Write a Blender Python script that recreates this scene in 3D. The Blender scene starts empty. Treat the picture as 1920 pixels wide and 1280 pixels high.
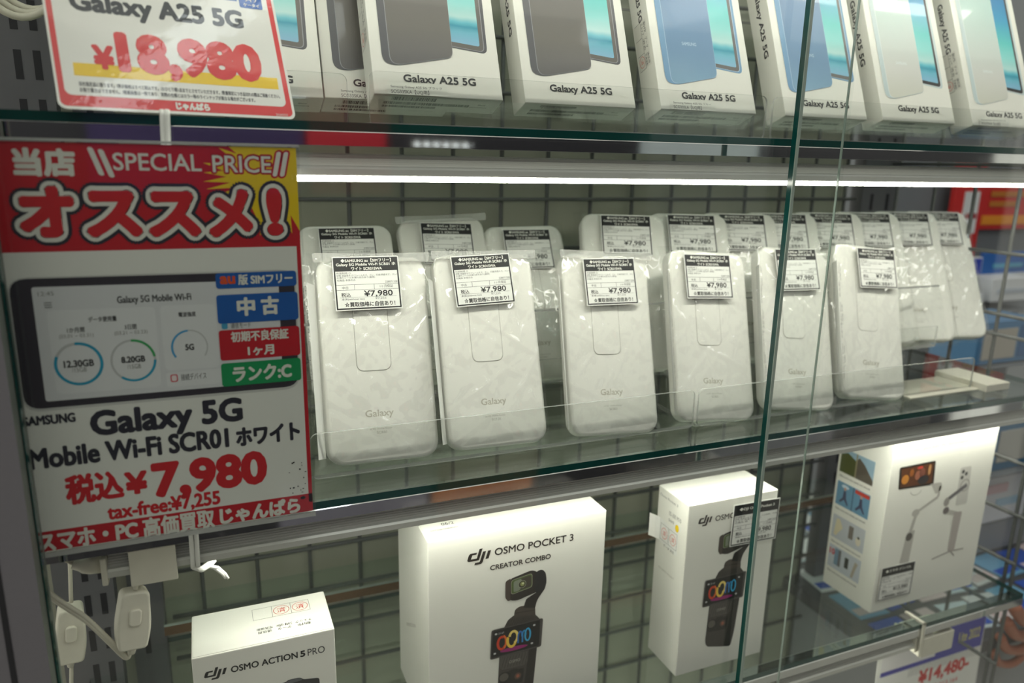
import bpy, bmesh, math, random
from mathutils import Matrix, Vector, noise
from mathutils.geometry import tessellate_polygon

# ------------------------------------------------------------------ camera, world, exposure
sc = bpy.context.scene
COL = sc.collection
MM = 0.001
cam = bpy.data.cameras.new('camera')
cam.sensor_width = 36.0
cam.lens = 1392.0 / 1920.0 * 36.0
cam.clip_start = 0.01
cam.clip_end = 60
cam.dof.use_dof = True
cam.dof.focus_distance = 0.515
cam.dof.aperture_fstop = 5.6
camo = bpy.data.objects.new('camera', cam)
COL.objects.link(camo)
RIGHT = Vector((0.92418298, -0.38146008, 0.01934009))
UP = Vector((0.07221021, 0.22422085, 0.9718594))
FWD = Vector((0.37506201, 0.89677936, -0.23476641))
camo.matrix_world = Matrix(((RIGHT.x, UP.x, -FWD.x, 0.0), (RIGHT.y, UP.y, -FWD.y, -0.449),
                            (RIGHT.z, UP.z, -FWD.z, 0.213), (0, 0, 0, 1)))
sc.camera = camo

world = bpy.data.worlds.new('shop_ambient')
sc.world = world
world.use_nodes = True
bg = world.node_tree.nodes['Background']
bg.inputs[0].default_value = (1.0, 0.985, 0.86, 1)
bg.inputs[1].default_value = 0.80

sc.view_settings.view_transform = 'Standard'
sc.view_settings.look = 'None'
sc.view_settings.exposure = 0.0
sc.view_settings.gamma = 1.0
sc.view_settings.use_curve_mapping = False

sc.cycles.use_light_tree = False
sc.cycles.transparent_max_bounces = 32
sc.cycles.max_bounces = 4
sc.cycles.diffuse_bounces = 2
sc.cycles.glossy_bounces = 3
sc.cycles.caustics_reflective = False
sc.cycles.caustics_refractive = False
sc.cycles.adaptive_threshold = 0.05

LED_STRENGTH = 19.5
CEILING_STRENGTH = 7.0

# ------------------------------------------------------------------ materials
def lin(c):
    c = c / 255.0
    return c / 12.92 if c <= 0.04045 else ((c + 0.055) / 1.055) ** 2.4

def rgb(r, g, b):
    return (lin(r), lin(g), lin(b), 1.0)

MATS = {}

def mat(name, color, rough=0.5, metal=0.0, spec=0.5, var=0.04, scale=60.0, bump=0.0, bscale=400.0, coat=0.0, stretch=None):
    """Principled surface with a little procedural colour variation and relief."""
    if name in MATS:
        return MATS[name]
    m = bpy.data.materials.new(name)
    m.use_nodes = True
    nt = m.node_tree
    b = nt.nodes['Principled BSDF']
    b.inputs['Roughness'].default_value = rough
    b.inputs['Metallic'].default_value = metal
    b.inputs['Specular IOR Level'].default_value = spec
    b.inputs['Coat Weight'].default_value = coat
    b.inputs['Coat Roughness'].default_value = 0.05
    tc = nt.nodes.new('ShaderNodeTexCoord')
    mp = nt.nodes.new('ShaderNodeMapping')
    nt.links.new(tc.outputs['Object'], mp.inputs['Vector'])
    if stretch:
        mp.inputs['Scale'].default_value = stretch
    nz = nt.nodes.new('ShaderNodeTexNoise')
    nz.inputs['Scale'].default_value = scale
    nz.inputs['Detail'].default_value = 3
    nt.links.new(mp.outputs['Vector'], nz.inputs['Vector'])
    mx = nt.nodes.new('ShaderNodeMixRGB')
    mx.inputs[1].default_value = tuple(c * (1 - var) for c in color[:3]) + (1,)
    mx.inputs[2].default_value = tuple(min(1, c * (1 + var)) for c in color[:3]) + (1,)
    nt.links.new(nz.outputs['Fac'], mx.inputs[0])
    nt.links.new(mx.outputs[0], b.inputs['Base Color'])
    if bump > 0:
        n2 = nt.nodes.new('ShaderNodeTexNoise')
        n2.inputs['Scale'].default_value = bscale
        n2.inputs['Detail'].default_value = 2
        nt.links.new(mp.outputs['Vector'], n2.inputs['Vector'])
        bp = nt.nodes.new('ShaderNodeBump')
        bp.inputs['Strength'].default_value = bump
        bp.inputs['Distance'].default_value = 0.001
        nt.links.new(n2.outputs['Fac'], bp.inputs['Height'])
        nt.links.new(bp.outputs['Normal'], b.inputs['Normal'])
        if coat > 0:
            nt.links.new(bp.outputs['Normal'], b.inputs['Coat Normal'])
    MATS[name] = m
    return m

def clear(name, tint, ior=1.5, rough=0.02, haze=0.0, bump=0.0, bscale=120.0, stretch=(1, 1, 1), gain=1.0, even=False):
    """Thin clear sheet: transparent body with Fresnel gloss and optional haze and crinkle."""
    if name in MATS:
        return MATS[name]
    m = bpy.data.materials.new(name)
    m.use_nodes = True
    nt = m.node_tree
    nt.nodes.clear()
    out = nt.nodes.new('ShaderNodeOutputMaterial')
    tr = nt.nodes.new('ShaderNodeBsdfTransparent')
    tr.inputs[0].default_value = tint
    gl = nt.nodes.new('ShaderNodeBsdfGlossy')
    gl.inputs['Roughness'].default_value = rough
    gl.inputs['Color'].default_value = (1, 1, 1, 1)
    lw = nt.nodes.new('ShaderNodeLayerWeight')      # Schlick Fresnel, the same from both sides of the sheet
    lw.inputs['Blend'].default_value = 0.5
    pw = nt.nodes.new('ShaderNodeMath')
    pw.operation = 'POWER'
    pw.inputs[1].default_value = 5.0
    nt.links.new(lw.outputs['Facing'], pw.inputs[0])
    f0 = ((ior - 1) / (ior + 1)) ** 2
    ml = nt.nodes.new('ShaderNodeMath')
    ml.operation = 'MULTIPLY_ADD'
    ml.use_clamp = True
    ml.inputs[1].default_value = 0.0 if even else (1 - f0) * gain
    ml.inputs[2].default_value = f0 * gain
    nt.links.new(pw.outputs[0], ml.inputs[0])
    mx = nt.nodes.new('ShaderNodeMixShader')
    fac = ml.outputs[0]
    nt.links.new(fac, mx.inputs[0])
    body = tr.outputs[0]
    if haze > 0:
        df = nt.nodes.new('ShaderNodeBsdfDiffuse')
        df.inputs[0].default_value = (0.9, 0.9, 0.88, 1)
        m2 = nt.nodes.new('ShaderNodeMixShader')
        m2.inputs[0].default_value = haze
        nt.links.new(tr.outputs[0], m2.inputs[1])
        nt.links.new(df.outputs[0], m2.inputs[2])
        body = m2.outputs[0]
    nt.links.new(body, mx.inputs[1])
    nt.links.new(gl.outputs[0], mx.inputs[2])
    nt.links.new(mx.outputs[0], out.inputs[0])
    if bump > 0:
        tc = nt.nodes.new('ShaderNodeTexCoord')
        mp = nt.nodes.new('ShaderNodeMapping')
        mp.inputs['Scale'].default_value = stretch
        nt.links.new(tc.outputs['Object'], mp.inputs['Vector'])
        nz = nt.nodes.new('ShaderNodeTexNoise')
        nz.inputs['Scale'].default_value = bscale
        nz.inputs['Detail'].default_value = 3
        nt.links.new(mp.outputs['Vector'], nz.inputs['Vector'])
        bp = nt.nodes.new('ShaderNodeBump')
        bp.inputs['Strength'].default_value = max(bump, 0.002)
        bp.inputs['Distance'].default_value = 0.001
        nt.links.new(nz.outputs['Fac'], bp.inputs['Height'])
        nt.links.new(bp.outputs['Normal'], gl.inputs['Normal'])
        if bump > 0.05:
            nt.links.new(bp.outputs['Normal'], lw.inputs['Normal'])
    MATS[name] = m
    return m

def emit(name, color, strength):
    if name in MATS:
        return MATS[name]
    m = bpy.data.materials.new(name)
    m.use_nodes = True
    nt = m.node_tree
    b = nt.nodes['Principled BSDF']
    b.inputs['Base Color'].default_value = (0.8, 0.8, 0.78, 1)
    b.inputs['Emission Color'].default_value = color
    b.inputs['Emission Strength'].default_value = strength
    MATS[name] = m
    return m

def ramp_mat(name, axis, lo, hi, stops, rough=0.35, coat=0.3):
    """Printed colour gradient along a local axis (mm)."""
    if name in MATS:
        return MATS[name]
    m = bpy.data.materials.new(name)
    m.use_nodes = True
    nt = m.node_tree
    b = nt.nodes['Principled BSDF']
    b.inputs['Roughness'].default_value = rough
    b.inputs['Coat Weight'].default_value = coat
    tc = nt.nodes.new('ShaderNodeTexCoord')
    sp = nt.nodes.new('ShaderNodeSeparateXYZ')
    nt.links.new(tc.outputs['Object'], sp.inputs[0])
    mr = nt.nodes.new('ShaderNodeMapRange')
    mr.inputs['From Min'].default_value = lo * MM
    mr.inputs['From Max'].default_value = hi * MM
    nt.links.new(sp.outputs[axis], mr.inputs[0])
    nz = nt.nodes.new('ShaderNodeTexNoise')
    nz.inputs['Scale'].default_value = 45
    nt.links.new(tc.outputs['Object'], nz.inputs['Vector'])
    ad = nt.nodes.new('ShaderNodeMath')
    ad.operation = 'MULTIPLY_ADD'
    ad.inputs[1].default_value = 0.05
    nt.links.new(nz.outputs['Fac'], ad.inputs[0])
    nt.links.new(mr.outputs[0], ad.inputs[2])
    cr = nt.nodes.new('ShaderNodeValToRGB')
    els = cr.color_ramp.elements
    while len(els) < len(stops):
        els.new(0.5)
    for e, (p, c) in zip(els, stops):
        e.position = p
        e.color = c
    nt.links.new(ad.outputs[0], cr.inputs[0])
    nt.links.new(cr.outputs[0], b.inputs['Base Color'])
    MATS[name] = m
    return m

def ink(r, g, b):
    name = 'ink_%d_%d_%d' % (r, g, b)
    if name not in MATS:
        m = bpy.data.materials.new(name)
        m.use_nodes = True
        p = m.node_tree.nodes['Principled BSDF']
        p.inputs['Base Color'].default_value = rgb(r, g, b)
        p.inputs['Roughness'].default_value = 0.45
        MATS[name] = m
    return MATS[name]

M_CARD = mat('white_box_card', (0.84, 0.83, 0.77, 1), rough=0.42, var=0.015, scale=30, bump=0.02, bscale=700)
M_DEVICE = mat('white_device_plastic', (0.90, 0.89, 0.84, 1), rough=0.38, var=0.01, scale=40, bump=0.06, bscale=2600)
M_GROOVE = mat('device_seam_grey', (0.42, 0.41, 0.36, 1), rough=0.6)
M_CHROME = mat('polished_steel_trim', (0.62, 0.62, 0.63, 1), rough=0.045, metal=1.0, var=0.05, scale=20, stretch=(0.6, 20, 140))
M_ALU = mat('anodised_aluminium', (0.60, 0.60, 0.57, 1), rough=0.38, metal=0.35, var=0.04, scale=30, stretch=(1, 60, 60))
M_WPLAST = mat('aged_white_plastic', rgb(214, 210, 196), rough=0.4, var=0.06, scale=120)
M_CORD = mat('ivory_cord', rgb(206, 202, 186), rough=0.45, var=0.05, scale=200)
M_POST = mat('grey_painted_post', rgb(110, 108, 114), rough=0.5, var=0.04, scale=300, bump=0.05, bscale=1500)
M_POSTSIDE = mat('post_inner_side', rgb(104, 110, 104), rough=0.45, var=0.05, scale=200)
M_DARK = mat('dark_groove', rgb(28, 28, 34), rough=0.6)
M_UPRIGHT = mat('grey_steel_upright', rgb(104, 104, 108), rough=0.45, metal=0.2, var=0.06, scale=80)
M_WIRE = mat('grey_coated_wire', rgb(96, 98, 97), rough=0.4, var=0.05, scale=150)
M_BOARD = mat('warm_grey_back_board', rgb(168, 169, 153), rough=0.6, var=0.06, scale=9)
M_GEDGE = mat('teal_glass_edge', rgb(8, 62, 58), rough=0.12, var=0.15, scale=30)
M_GEDGE2 = mat('pale_glass_bevel', rgb(142, 156, 148), rough=0.15, var=0.1, scale=30)
M_GLASS = clear('door_glass', (0.965, 0.985, 0.975, 1), ior=1.5)
M_SHELFGLASS = clear('shelf_glass', (0.90, 0.955, 0.93, 1), ior=1.6, rough=0.03)
M_ACRYL = clear('clear_acrylic', (0.975, 0.98, 0.975, 1), ior=1.42, rough=0.03)
M_ACEDGE = clear('acrylic_cut_edge', (0.62, 0.64, 0.62, 1), ior=1.9, rough=0.15, haze=0.35)
M_SLEEVE = clear('clear_card_sleeve', (0.96, 0.965, 0.96, 1), ior=1.45, rough=0.05, bump=0.02, bscale=60)
M_BAG = clear('crinkled_clear_bag', (0.985, 0.985, 0.98, 1), ior=1.5, rough=0.07, haze=0.0, bump=0.6, bscale=80, stretch=(2.0, 0.7, 1), gain=1.9, even=True)
M_BAGFOLD = clear('folded_bag_plastic', (0.95, 0.95, 0.94, 1), ior=1.5, rough=0.12, haze=0.22, bump=0.3, bscale=90, gain=1.5)
M_PAPER = mat('white_paper', rgb(236, 236, 232), rough=0.6, var=0.015, scale=60)
M_LED = emit('led_diffuser_glow', (1.0, 0.99, 0.86, 1), LED_STRENGTH)
M_LAMP = emit('ceiling_lamp_glow', (0.93, 0.97, 1.0, 1), CEILING_STRENGTH)

# ------------------------------------------------------------------ mesh helpers (millimetres in, metres out)
class MB:
    def __init__(self):
        self.v, self.f, self.m, self.mats, self.smooth = [], [], [], [], []

    def mi(self, material):
        if material not in self.mats:
            self.mats.append(material)
        return self.mats.index(material)

    def add(self, verts, faces, material, smooth=False):
        o = len(self.v)
        k = self.mi(material)
        self.v += [tuple(p) for p in verts]
        for f in faces:
            self.f.append(tuple(i + o for i in f))
            self.m.append(k)
            self.smooth.append(smooth)

    def box(self, x0, y0, z0, x1, y1, z1, material, sides=None):
        v = [(x0, y0, z0), (x1, y0, z0), (x1, y1, z0), (x0, y1, z0), (x0, y0, z1), (x1, y0, z1), (x1, y1, z1), (x0, y1, z1)]
        fs = {'-z': (0, 3, 2, 1), '+z': (4, 5, 6, 7), '-y': (0, 1, 5, 4), '+y': (2, 3, 7, 6), '-x': (0, 4, 7, 3), '+x': (1, 2, 6, 5)}
        for key, f in fs.items():
            mm = sides.get(key, material) if sides else material
            o = len(self.v)
            self.v += [v[i] for i in f]
            self.f.append((o, o + 1, o + 2, o + 3))
            self.m.append(self.mi(mm))
            self.smooth.append(False)

    def cbox(self, x0, y0, z0, x1, y1, z1, material, c=0.6):
        """box with chamfered edges"""
        bm = bmesh.new()
        bmesh.ops.create_cube(bm, size=1.0)
        for q in bm.verts:
            q.co = Vector((x0 + (q.co.x + .5) * (x1 - x0), y0 + (q.co.y + .5) * (y1 - y0), z0 + (q.co.z + .5) * (z1 - z0)))
        bmesh.ops.bevel(bm, geom=bm.edges[:], offset=c, segments=2, affect='EDGES', profile=0.5)
        bm.verts.index_update()
        self.add([q.co[:] for q in bm.verts], [[w.index for w in f.verts] for f in bm.faces], material)
        bm.free()

    def profile_x(self, pts, x0, x1, mats_):
        """closed profile of (y,z) points swept along x; mats_ is one material or one per side"""
        n = len(pts)
        for i in range(n):
            a, b = pts[i], pts[(i + 1) % n]
            mm = mats_[i] if isinstance(mats_, (list, tuple)) else mats_
            self.add([(x0, a[0], a[1]), (x1, a[0], a[1]), (x1, b[0], b[1]), (x0, b[0], b[1])], [(0, 1, 2, 3)], mm)
        mm = mats_[0] if isinstance(mats_, (list, tuple)) else mats_
        for x, rev in ((x0, False), (x1, True)):
            tri = tessellate_polygon([[Vector((p[0], p[1], 0)) for p in pts]])
            self.add([(x, p[0], p[1]) for p in pts], [t if not rev else t[::-1] for t in tri], mm)

    def prism(self, pts, z0, z1, material, side=None, bevel=0.0):
        """2D outline in xy extruded in z, front (z1) edge rounded by bevel"""
        n = len(pts)
        side = side or material
        rings = [(z0, 0.0)]
        if bevel > 0:
            for k in range(0, 4):
                a = k / 3 * math.pi / 2
                rings.append((z1 - bevel + bevel * math.sin(a), bevel * (1 - math.cos(a))))
        else:
            rings.append((z1, 0.0))
        cx = sum(p[0] for p in pts) / n
        cy = sum(p[1] for p in pts) / n
        mx = max(abs(p[0] - cx) for p in pts)
        my = max(abs(p[1] - cy) for p in pts)
        V = []
        for z, ins in rings:
            V += [(cx + (p[0] - cx) * (1 - ins / mx), cy + (p[1] - cy) * (1 - ins / my), z) for p in pts]
        F = []
        for r in range(len(rings) - 1):
            for i in range(n):
                j = (i + 1) % n
                F.append((r * n + i, r * n + j, (r + 1) * n + j, (r + 1) * n + i))
        self.add(V, F, side, smooth=True)
        tri = tessellate_polygon([[Vector((p[0], p[1], 0)) for p in pts]])
        def up(t, P, want):
            a, b, c = (P[i] for i in t)
            s = (b[0] - a[0]) * (c[1] - a[1]) - (b[1] - a[1]) * (c[0] - a[0])
            return t if (s > 0) == want else t[::-1]
        top = V[-n:]
        self.add(top, [up(t, top, True) for t in tri], material)
        bot = V[:n]
        self.add(bot, [up(t, bot, False) for t in tri], material)

    def tube(self, path, r, material, seg=8, caps=True):
        P = [Vector(p) for p in path]
        n = len(P)
        V, F = [], []
        prev = None
        for i in range(n):
            t = (P[min(i + 1, n - 1)] - P[max(i - 1, 0)]).normalized()
            if prev is None:
                a = Vector((0, 0, 1)) if abs(t.z) < 0.9 else Vector((1, 0, 0))
                u = t.cross(a).normalized()
            else:
                u = (prev - t * prev.dot(t)).normalized()
            w = t.cross(u)
            prev = u
            rr = r[i] if isinstance(r, (list, tuple)) else r
            for k in range(seg):
                q = 2 * math.pi * k / seg
                V.append(tuple(P[i] + u * math.cos(q) * rr + w * math.sin(q) * rr))
        for i in range(n - 1):
            for k in range(seg):
                k2 = (k + 1) % seg
                F.append((i * seg + k, i * seg + k2, (i + 1) * seg + k2, (i + 1) * seg + k))
        if caps:
            F.append(tuple(range(seg))[::-1])
            F.append(tuple((n - 1) * seg + k for k in range(seg)))
        self.add(V, F, material, smooth=True)

    def mesh(self, name):
        me = bpy.data.meshes.new(name)
        me.from_pydata([(x * MM, y * MM, z * MM) for x, y, z in self.v], [], self.f)
        for mm in self.mats:
            me.materials.append(mm)
        me.polygons.foreach_set('material_index', self.m)
        me.polygons.foreach_set('use_smooth', self.smooth)
        me.update()
        return me

    def build(self, name, parent=None, matrix=None):
        return put(name, self.mesh(name), parent, matrix)

def put(name, me, parent=None, matrix=None):
    o = bpy.data.objects.new(name, me)
    COL.objects.link(o)
    if parent is not None:
        o.parent = parent
    if matrix is not None:
        o.matrix_local = matrix
    return o

def tag(o, label=None, cat=None, group=None, kind=None):
    if label:
        o['label'] = label
    if cat:
        o['category'] = cat
    if group:
        o['group'] = group
    if kind:
        o['kind'] = kind
    return o

def thing(name, label, cat, matrix=None, group=None):
    o = bpy.data.objects.new(name, None)
    o.empty_display_size = 0.01
    COL.objects.link(o)
    if matrix is not None:
        o.matrix_world = matrix
    return tag(o, label, cat, group)

def frame(x, y, z, lean=0.0, yaw=0.0, roll=0.0):
    """plate frame: local x right, local y up the face, local z out of the face (mm, degrees)"""
    a, s, q = map(math.radians, (lean, yaw, roll))
    rt = Vector((math.cos(s), math.sin(s), 0))
    up = Vector((-math.sin(s) * math.sin(a), math.cos(s) * math.sin(a), math.cos(a)))
    n = rt.cross(up)
    r2 = rt * math.cos(q) + up * math.sin(q)
    u2 = up * math.cos(q) - rt * math.sin(q)
    return Matrix(((r2.x, u2.x, n.x, x * MM), (r2.y, u2.y, n.y, y * MM), (r2.z, u2.z, n.z, z * MM), (0, 0, 0, 1)))

def basis(o, eu, ev):
    """sub-frame for a print on another face, in local mm"""
    eu, ev = Vector(eu), Vector(ev)
    n = eu.cross(ev)
    return Matrix(((eu.x, ev.x, n.x, o[0] * MM), (eu.y, ev.y, n.y, o[1] * MM), (eu.z, ev.z, n.z, o[2] * MM), (0, 0, 0, 1)))

def copy_tree(o, parent=None):
    c = o.copy()
    COL.objects.link(c)
    c.parent = parent
    for ch in list(o.children):
        copy_tree(ch, c)
    return c

def rrect(x0, y0, x1, y1, r, n=6):
    pts = []
    for cx, cy, a0 in ((x1 - r, y1 - r, 0), (x0 + r, y1 - r, 90), (x0 + r, y0 + r, 180), (x1 - r, y0 + r, 270)):
        for k in range(n + 1):
            a = math.radians(a0 + 90 * k / n)
            pts.append((cx + r * math.cos(a), cy + r * math.sin(a)))
    return pts

def ell(cx, cy, rx, ry, n=24):
    return [(cx + rx * math.cos(2 * math.pi * k / n), cy + ry * math.sin(2 * math.pi * k / n)) for k in range(n)]

def roundpoly(pts, r, n=5):
    """round the corners of a polygon"""
    out = []
    m = len(pts)
    for i in range(m):
        p0, p, p1 = Vector(pts[i - 1]), Vector(pts[i]), Vector(pts[(i + 1) % m])
        rr = r[i] if isinstance(r, (list, tuple)) else r
        a = p + (p0 - p).normalized() * min(rr, (p0 - p).length * .5)
        b = p + (p1 - p).normalized() * min(rr, (p1 - p).length * .5)
        for k in range(n + 1):
            t = k / n
            q = a * (1 - t) ** 2 + p * 2 * t * (1 - t) + b * t ** 2
            out.append((q.x, q.y))
    return out

# ------------------------------------------------------------------ flat print (lettering and pictures)
GLYPHS = {}

def glyphs(body):
    if body in GLYPHS:
        return GLYPHS[body]
    c = bpy.data.curves.new('lettering', 'FONT')
    c.body = body
    c.size = 1.0
    c.resolution_u = 3
    o = bpy.data.objects.new('lettering', c)
    COL.objects.link(o)
    me = bpy.data.meshes.new_from_object(o.evaluated_get(bpy.context.evaluated_depsgraph_get()))
    vs = [(v.co.x, v.co.y) for v in me.vertices]
    fs = []
    for p in me.polygons:
        ix = list(p.vertices)
        a = 0.0
        for i in range(len(ix)):
            q, w = vs[ix[i]], vs[ix[(i + 1) % len(ix)]]
            a += q[0] * w[1] - q[1] * w[0]
        fs.append(tuple(ix if a > 0 else ix[::-1]))
    bpy.data.objects.remove(o)
    bpy.data.curves.remove(c)
    bpy.data.meshes.remove(me)
    xs, ys = [v[0] for v in vs], [v[1] for v in vs]
    x0, y0, w, h = min(xs), min(ys), max(xs) - min(xs), max(ys) - min(ys)
    GLYPHS[body] = ([((x - x0) / w, (y - y0) / h) for x, y in vs], fs)
    return GLYPHS[body]

class Print:
    STEP = 0.035

    def __init__(self, z=0.12):
        self.mb = MB()
        self.z = z

    def raw(self, pts, faces, material, layer):
        z = self.z + layer * self.STEP
        self.mb.add([(p[0], p[1], z) for p in pts], faces, material)

    def poly(self, pts, material, layer=0):
        tri = tessellate_polygon([[Vector((p[0], p[1], 0)) for p in pts]])
        F = []
        for t in tri:
            a, b, c = (pts[i] for i in t)
            s = (b[0] - a[0]) * (c[1] - a[1]) - (b[1] - a[1]) * (c[0] - a[0])
            F.append(t if s > 0 else t[::-1])
        self.raw(pts, F, material, layer)

    def rect(self, x0, y0, x1, y1, material, layer=0):
        self.raw([(x0, y0), (x1, y0), (x1, y1), (x0, y1)], [(0, 1, 2, 3)], material, layer)

    def border(self, x0, y0, x1, y1, t, material, layer=0):
        self.rect(x0, y0, x1, y0 + t, material, layer)
        self.rect(x0, y1 - t, x1, y1, material, layer)
        self.rect(x0, y0 + t, x0 + t, y1 - t, material, layer)
        self.rect(x1 - t, y0 + t, x1, y1 - t, material, layer)

    def line(self, a, b, t, material, layer=0):
        a, b = Vector(a), Vector(b)
        d = (b - a).normalized() * (t / 2)
        n = Vector((-d.y, d.x))
        self.raw([tuple(a - n), tuple(b - n), tuple(b + n), tuple(a + n)], [(0, 1, 2, 3)], material, layer)

    def arc(self, cx, cy, rx, ry, t, a0, a1, material, layer=0, n=36):
        P, F = [], []
        for k in range(n + 1):
            a = math.radians(a0 + (a1 - a0) * k / n)
            P.append((cx + (rx - t) * math.cos(a), cy + (ry - t) * math.sin(a)))
            P.append((cx + rx * math.cos(a), cy + ry * math.sin(a)))
        for k in range(n):
            q = (2 * k, 2 * k + 1, 2 * k + 3, 2 * k + 2)
            F.append(q if a1 > a0 else q[::-1])
        self.raw(P, F, material, layer)

    def text(self, s, x0, y0, x1, y1, material, layer=1, bold=0.0, slant=0.0, copies=8):
        P, F = glyphs(s)
        pts = [(x0 + bold + u * (x1 - x0 - 2 * bold) + slant * v * (y1 - y0), y0 + bold + v * (y1 - y0 - 2 * bold)) for u, v in P]
        if bold <= 0:
            self.raw(pts, F, material, layer)
            return
        for k in range(copies):
            a = 2 * math.pi * (k + .5) / copies
            dx, dy = bold * math.cos(a), bold * math.sin(a)
            self.raw([(p[0] + dx, p[1] + dy) for p in pts], F, material, layer + k * 0.02)

    def halo(self, s, x0, y0, x1, y1, material, grow, layer, base=0.0, copies=14):
        """thick outline round a word: the same letters pushed out in a ring"""
        P, F = glyphs(s)
        b = base
        pts = [(x0 + b + u * (x1 - x0 - 2 * b), y0 + b + v * (y1 - y0 - 2 * b)) for u, v in P]
        for rr in (grow * .55, grow):
            for k in range(copies):
                a = 2 * math.pi * k / copies
                self.raw([(p[0] + rr * math.cos(a), p[1] + rr * math.sin(a)) for p in pts], F, material, layer + k * 0.01)

    def barcode(self, x0, y0, x1, y1, material, seed=0, layer=0, slant=0.0):
        r = random.Random(seed)
        x = x0
        while x < x1:
            w = r.choice((.25, .25, .45, .7))
            self.raw([(x, y0), (min(x + w, x1), y0), (min(x + w, x1) + slant, y1), (x + slant, y1)], [(0, 1, 2, 3)], material, layer)
            x += w + r.choice((.25, .3, .5))

    def mesh(self, name):
        return self.mb.mesh(name)

    def build(self, name, parent, matrix=None):
        return self.mb.build(name, parent, matrix)

K_BLACK = ink(24, 24, 26)
K_NAVY = ink(40, 40, 54)
K_WHITE = ink(232, 231, 224)
K_RED = ink(208, 34, 44)
K_SIGNRED = ink(196, 24, 40)
K_YEL = ink(240, 205, 20)
K_BLUE = ink(20, 92, 176)
K_GREEN = ink(10, 150, 88)
K_ORANGE = ink(226, 84, 34)
K_GREY = ink(120, 120, 118)
K_LGREY = ink(196, 197, 200)
K_TEXT = ink(52, 52, 54)
K_CYAN = ink(40, 158, 196)
K_STAMP = ink(218, 92, 80)

def dji(P, x0, y0, x1, y1, material, layer=1):
    polys = [[(12, 46), (38, 46), (36, 38), (20, 38), (14, 21), (40, 21), (37, 12), (5, 12), (0, 18), (6, 40)],
             [(48, 60), (60, 60), (46, 12), (35, 12)],
             [(62, 46), (74, 46), (61, 1), (55, -6), (28, -6), (31, 3), (46, 3), (50, 6)],
             [(82, 46), (94, 46), (84, 12), (72, 12)]]
    for k, pl in enumerate(polys):
        P.poly([(x0 + p[0] / 94 * (x1 - x0), y0 + (p[1] + 6) / 66 * (y1 - y0)) for p in pl], material, layer + .1 * k)

# ------------------------------------------------------------------ the setting: back wall, floor, neighbouring aisle
X_L, X_R = -91.7, 790.0
m = MB()
m.box(-260, 262, -620, 742, 268, 620, M_BOARD)
tag(m.build('wall_back'), kind='structure')
m = MB()
m.box(-2600, -2600, -1010, 3200, 2200, -1000, mat('shop_floor_vinyl', rgb(206, 204, 196), rough=0.35, var=0.08, scale=3))
tag(m.build('floor'), kind='structure')
m = MB()
m.box(2100, -900, -1000, 2140, 2200, 1500, mat('far_wall_grey', rgb(112, 116, 122), rough=0.6, var=0.1, scale=3))
tag(m.build('wall_right'), kind='structure')
m = MB()
m.box(-2400, -1720, -1000, 3000, -1680, 620, mat('opposite_gondola_dark', rgb(46, 44, 52), rough=0.55, var=0.3, scale=2.5))
tag(m.build('wall_opposite'), kind='structure')

# banners on the opposite aisle (seen only as colour in the chrome and the glass)
def banner(x0, z0, x1, z1, col, name, label, group):
    b = MB()
    b.cbox(x0, -1676, z0, x1, -1668, z1, col, 1.5)
    return tag(b.build(name), label, 'banner', group)
OPP = 'banners on the aisle opposite the case'
banner(-240, 120, 268, 420, mat('banner_purple', rgb(62, 46, 98), var=.2, scale=5), 'aisle_banner', 'purple banner high on the opposite aisle, mirrored at left in the upper trim', OPP)
banner(276, 120, 492, 420, mat('banner_crimson', rgb(196, 34, 54), var=.1, scale=4), 'aisle_banner', 'crimson banner on the opposite aisle, mirrored in the upper trim', OPP)
banner(620, -960, 965, -700, mat('banner_brown', rgb(186, 116, 72), var=.25, scale=4), 'aisle_banner', 'brown banner low on the opposite aisle, mirrored in the middle trim', OPP)
banner(150, -960, 600, -700, mat('banner_lilac', rgb(138, 134, 150), var=.15, scale=4), 'aisle_banner', 'lilac banner low on the opposite aisle, mirrored at left in the middle trim', OPP)
banner(1320, 60, 1790, 420, mat('banner_pale', rgb(206, 216, 222), var=.12, scale=4), 'aisle_banner', 'pale banner high on the opposite aisle, mirrored at right in the upper trim', OPP)
banner(1700, -960, 2300, -700, mat('banner_grey', rgb(128, 128, 136), var=.15, scale=4), 'aisle_banner', 'grey banner low on the opposite aisle, mirrored at right in the middle trim', OPP)
def spotlight(x, z, label):
    t = thing('display_spotlight', label, 'spotlight', Matrix.Translation((x * MM, -1680 * MM, z * MM)), 'small round spotlights on the opposite aisle')
    h = MB(); h.tube([(0, 0, 0), (0, 22, 0)], 10, M_WPLAST, 16); h.build('housing', t)
    l = MB(); l.tube([(0, 22.2, 0), (0, 24, 0)], 6.0, emit('spotlight_glow', (.9, .96, 1, 1), 2.2), 16); l.build('lens', t)
for i in range(6):
    spotlight(578 + 29 * i, 256, 'tiny round spotlight on the opposite aisle, %s of six beside the crimson banner' % 'first second third fourth fifth sixth'.split()[i])

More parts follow.
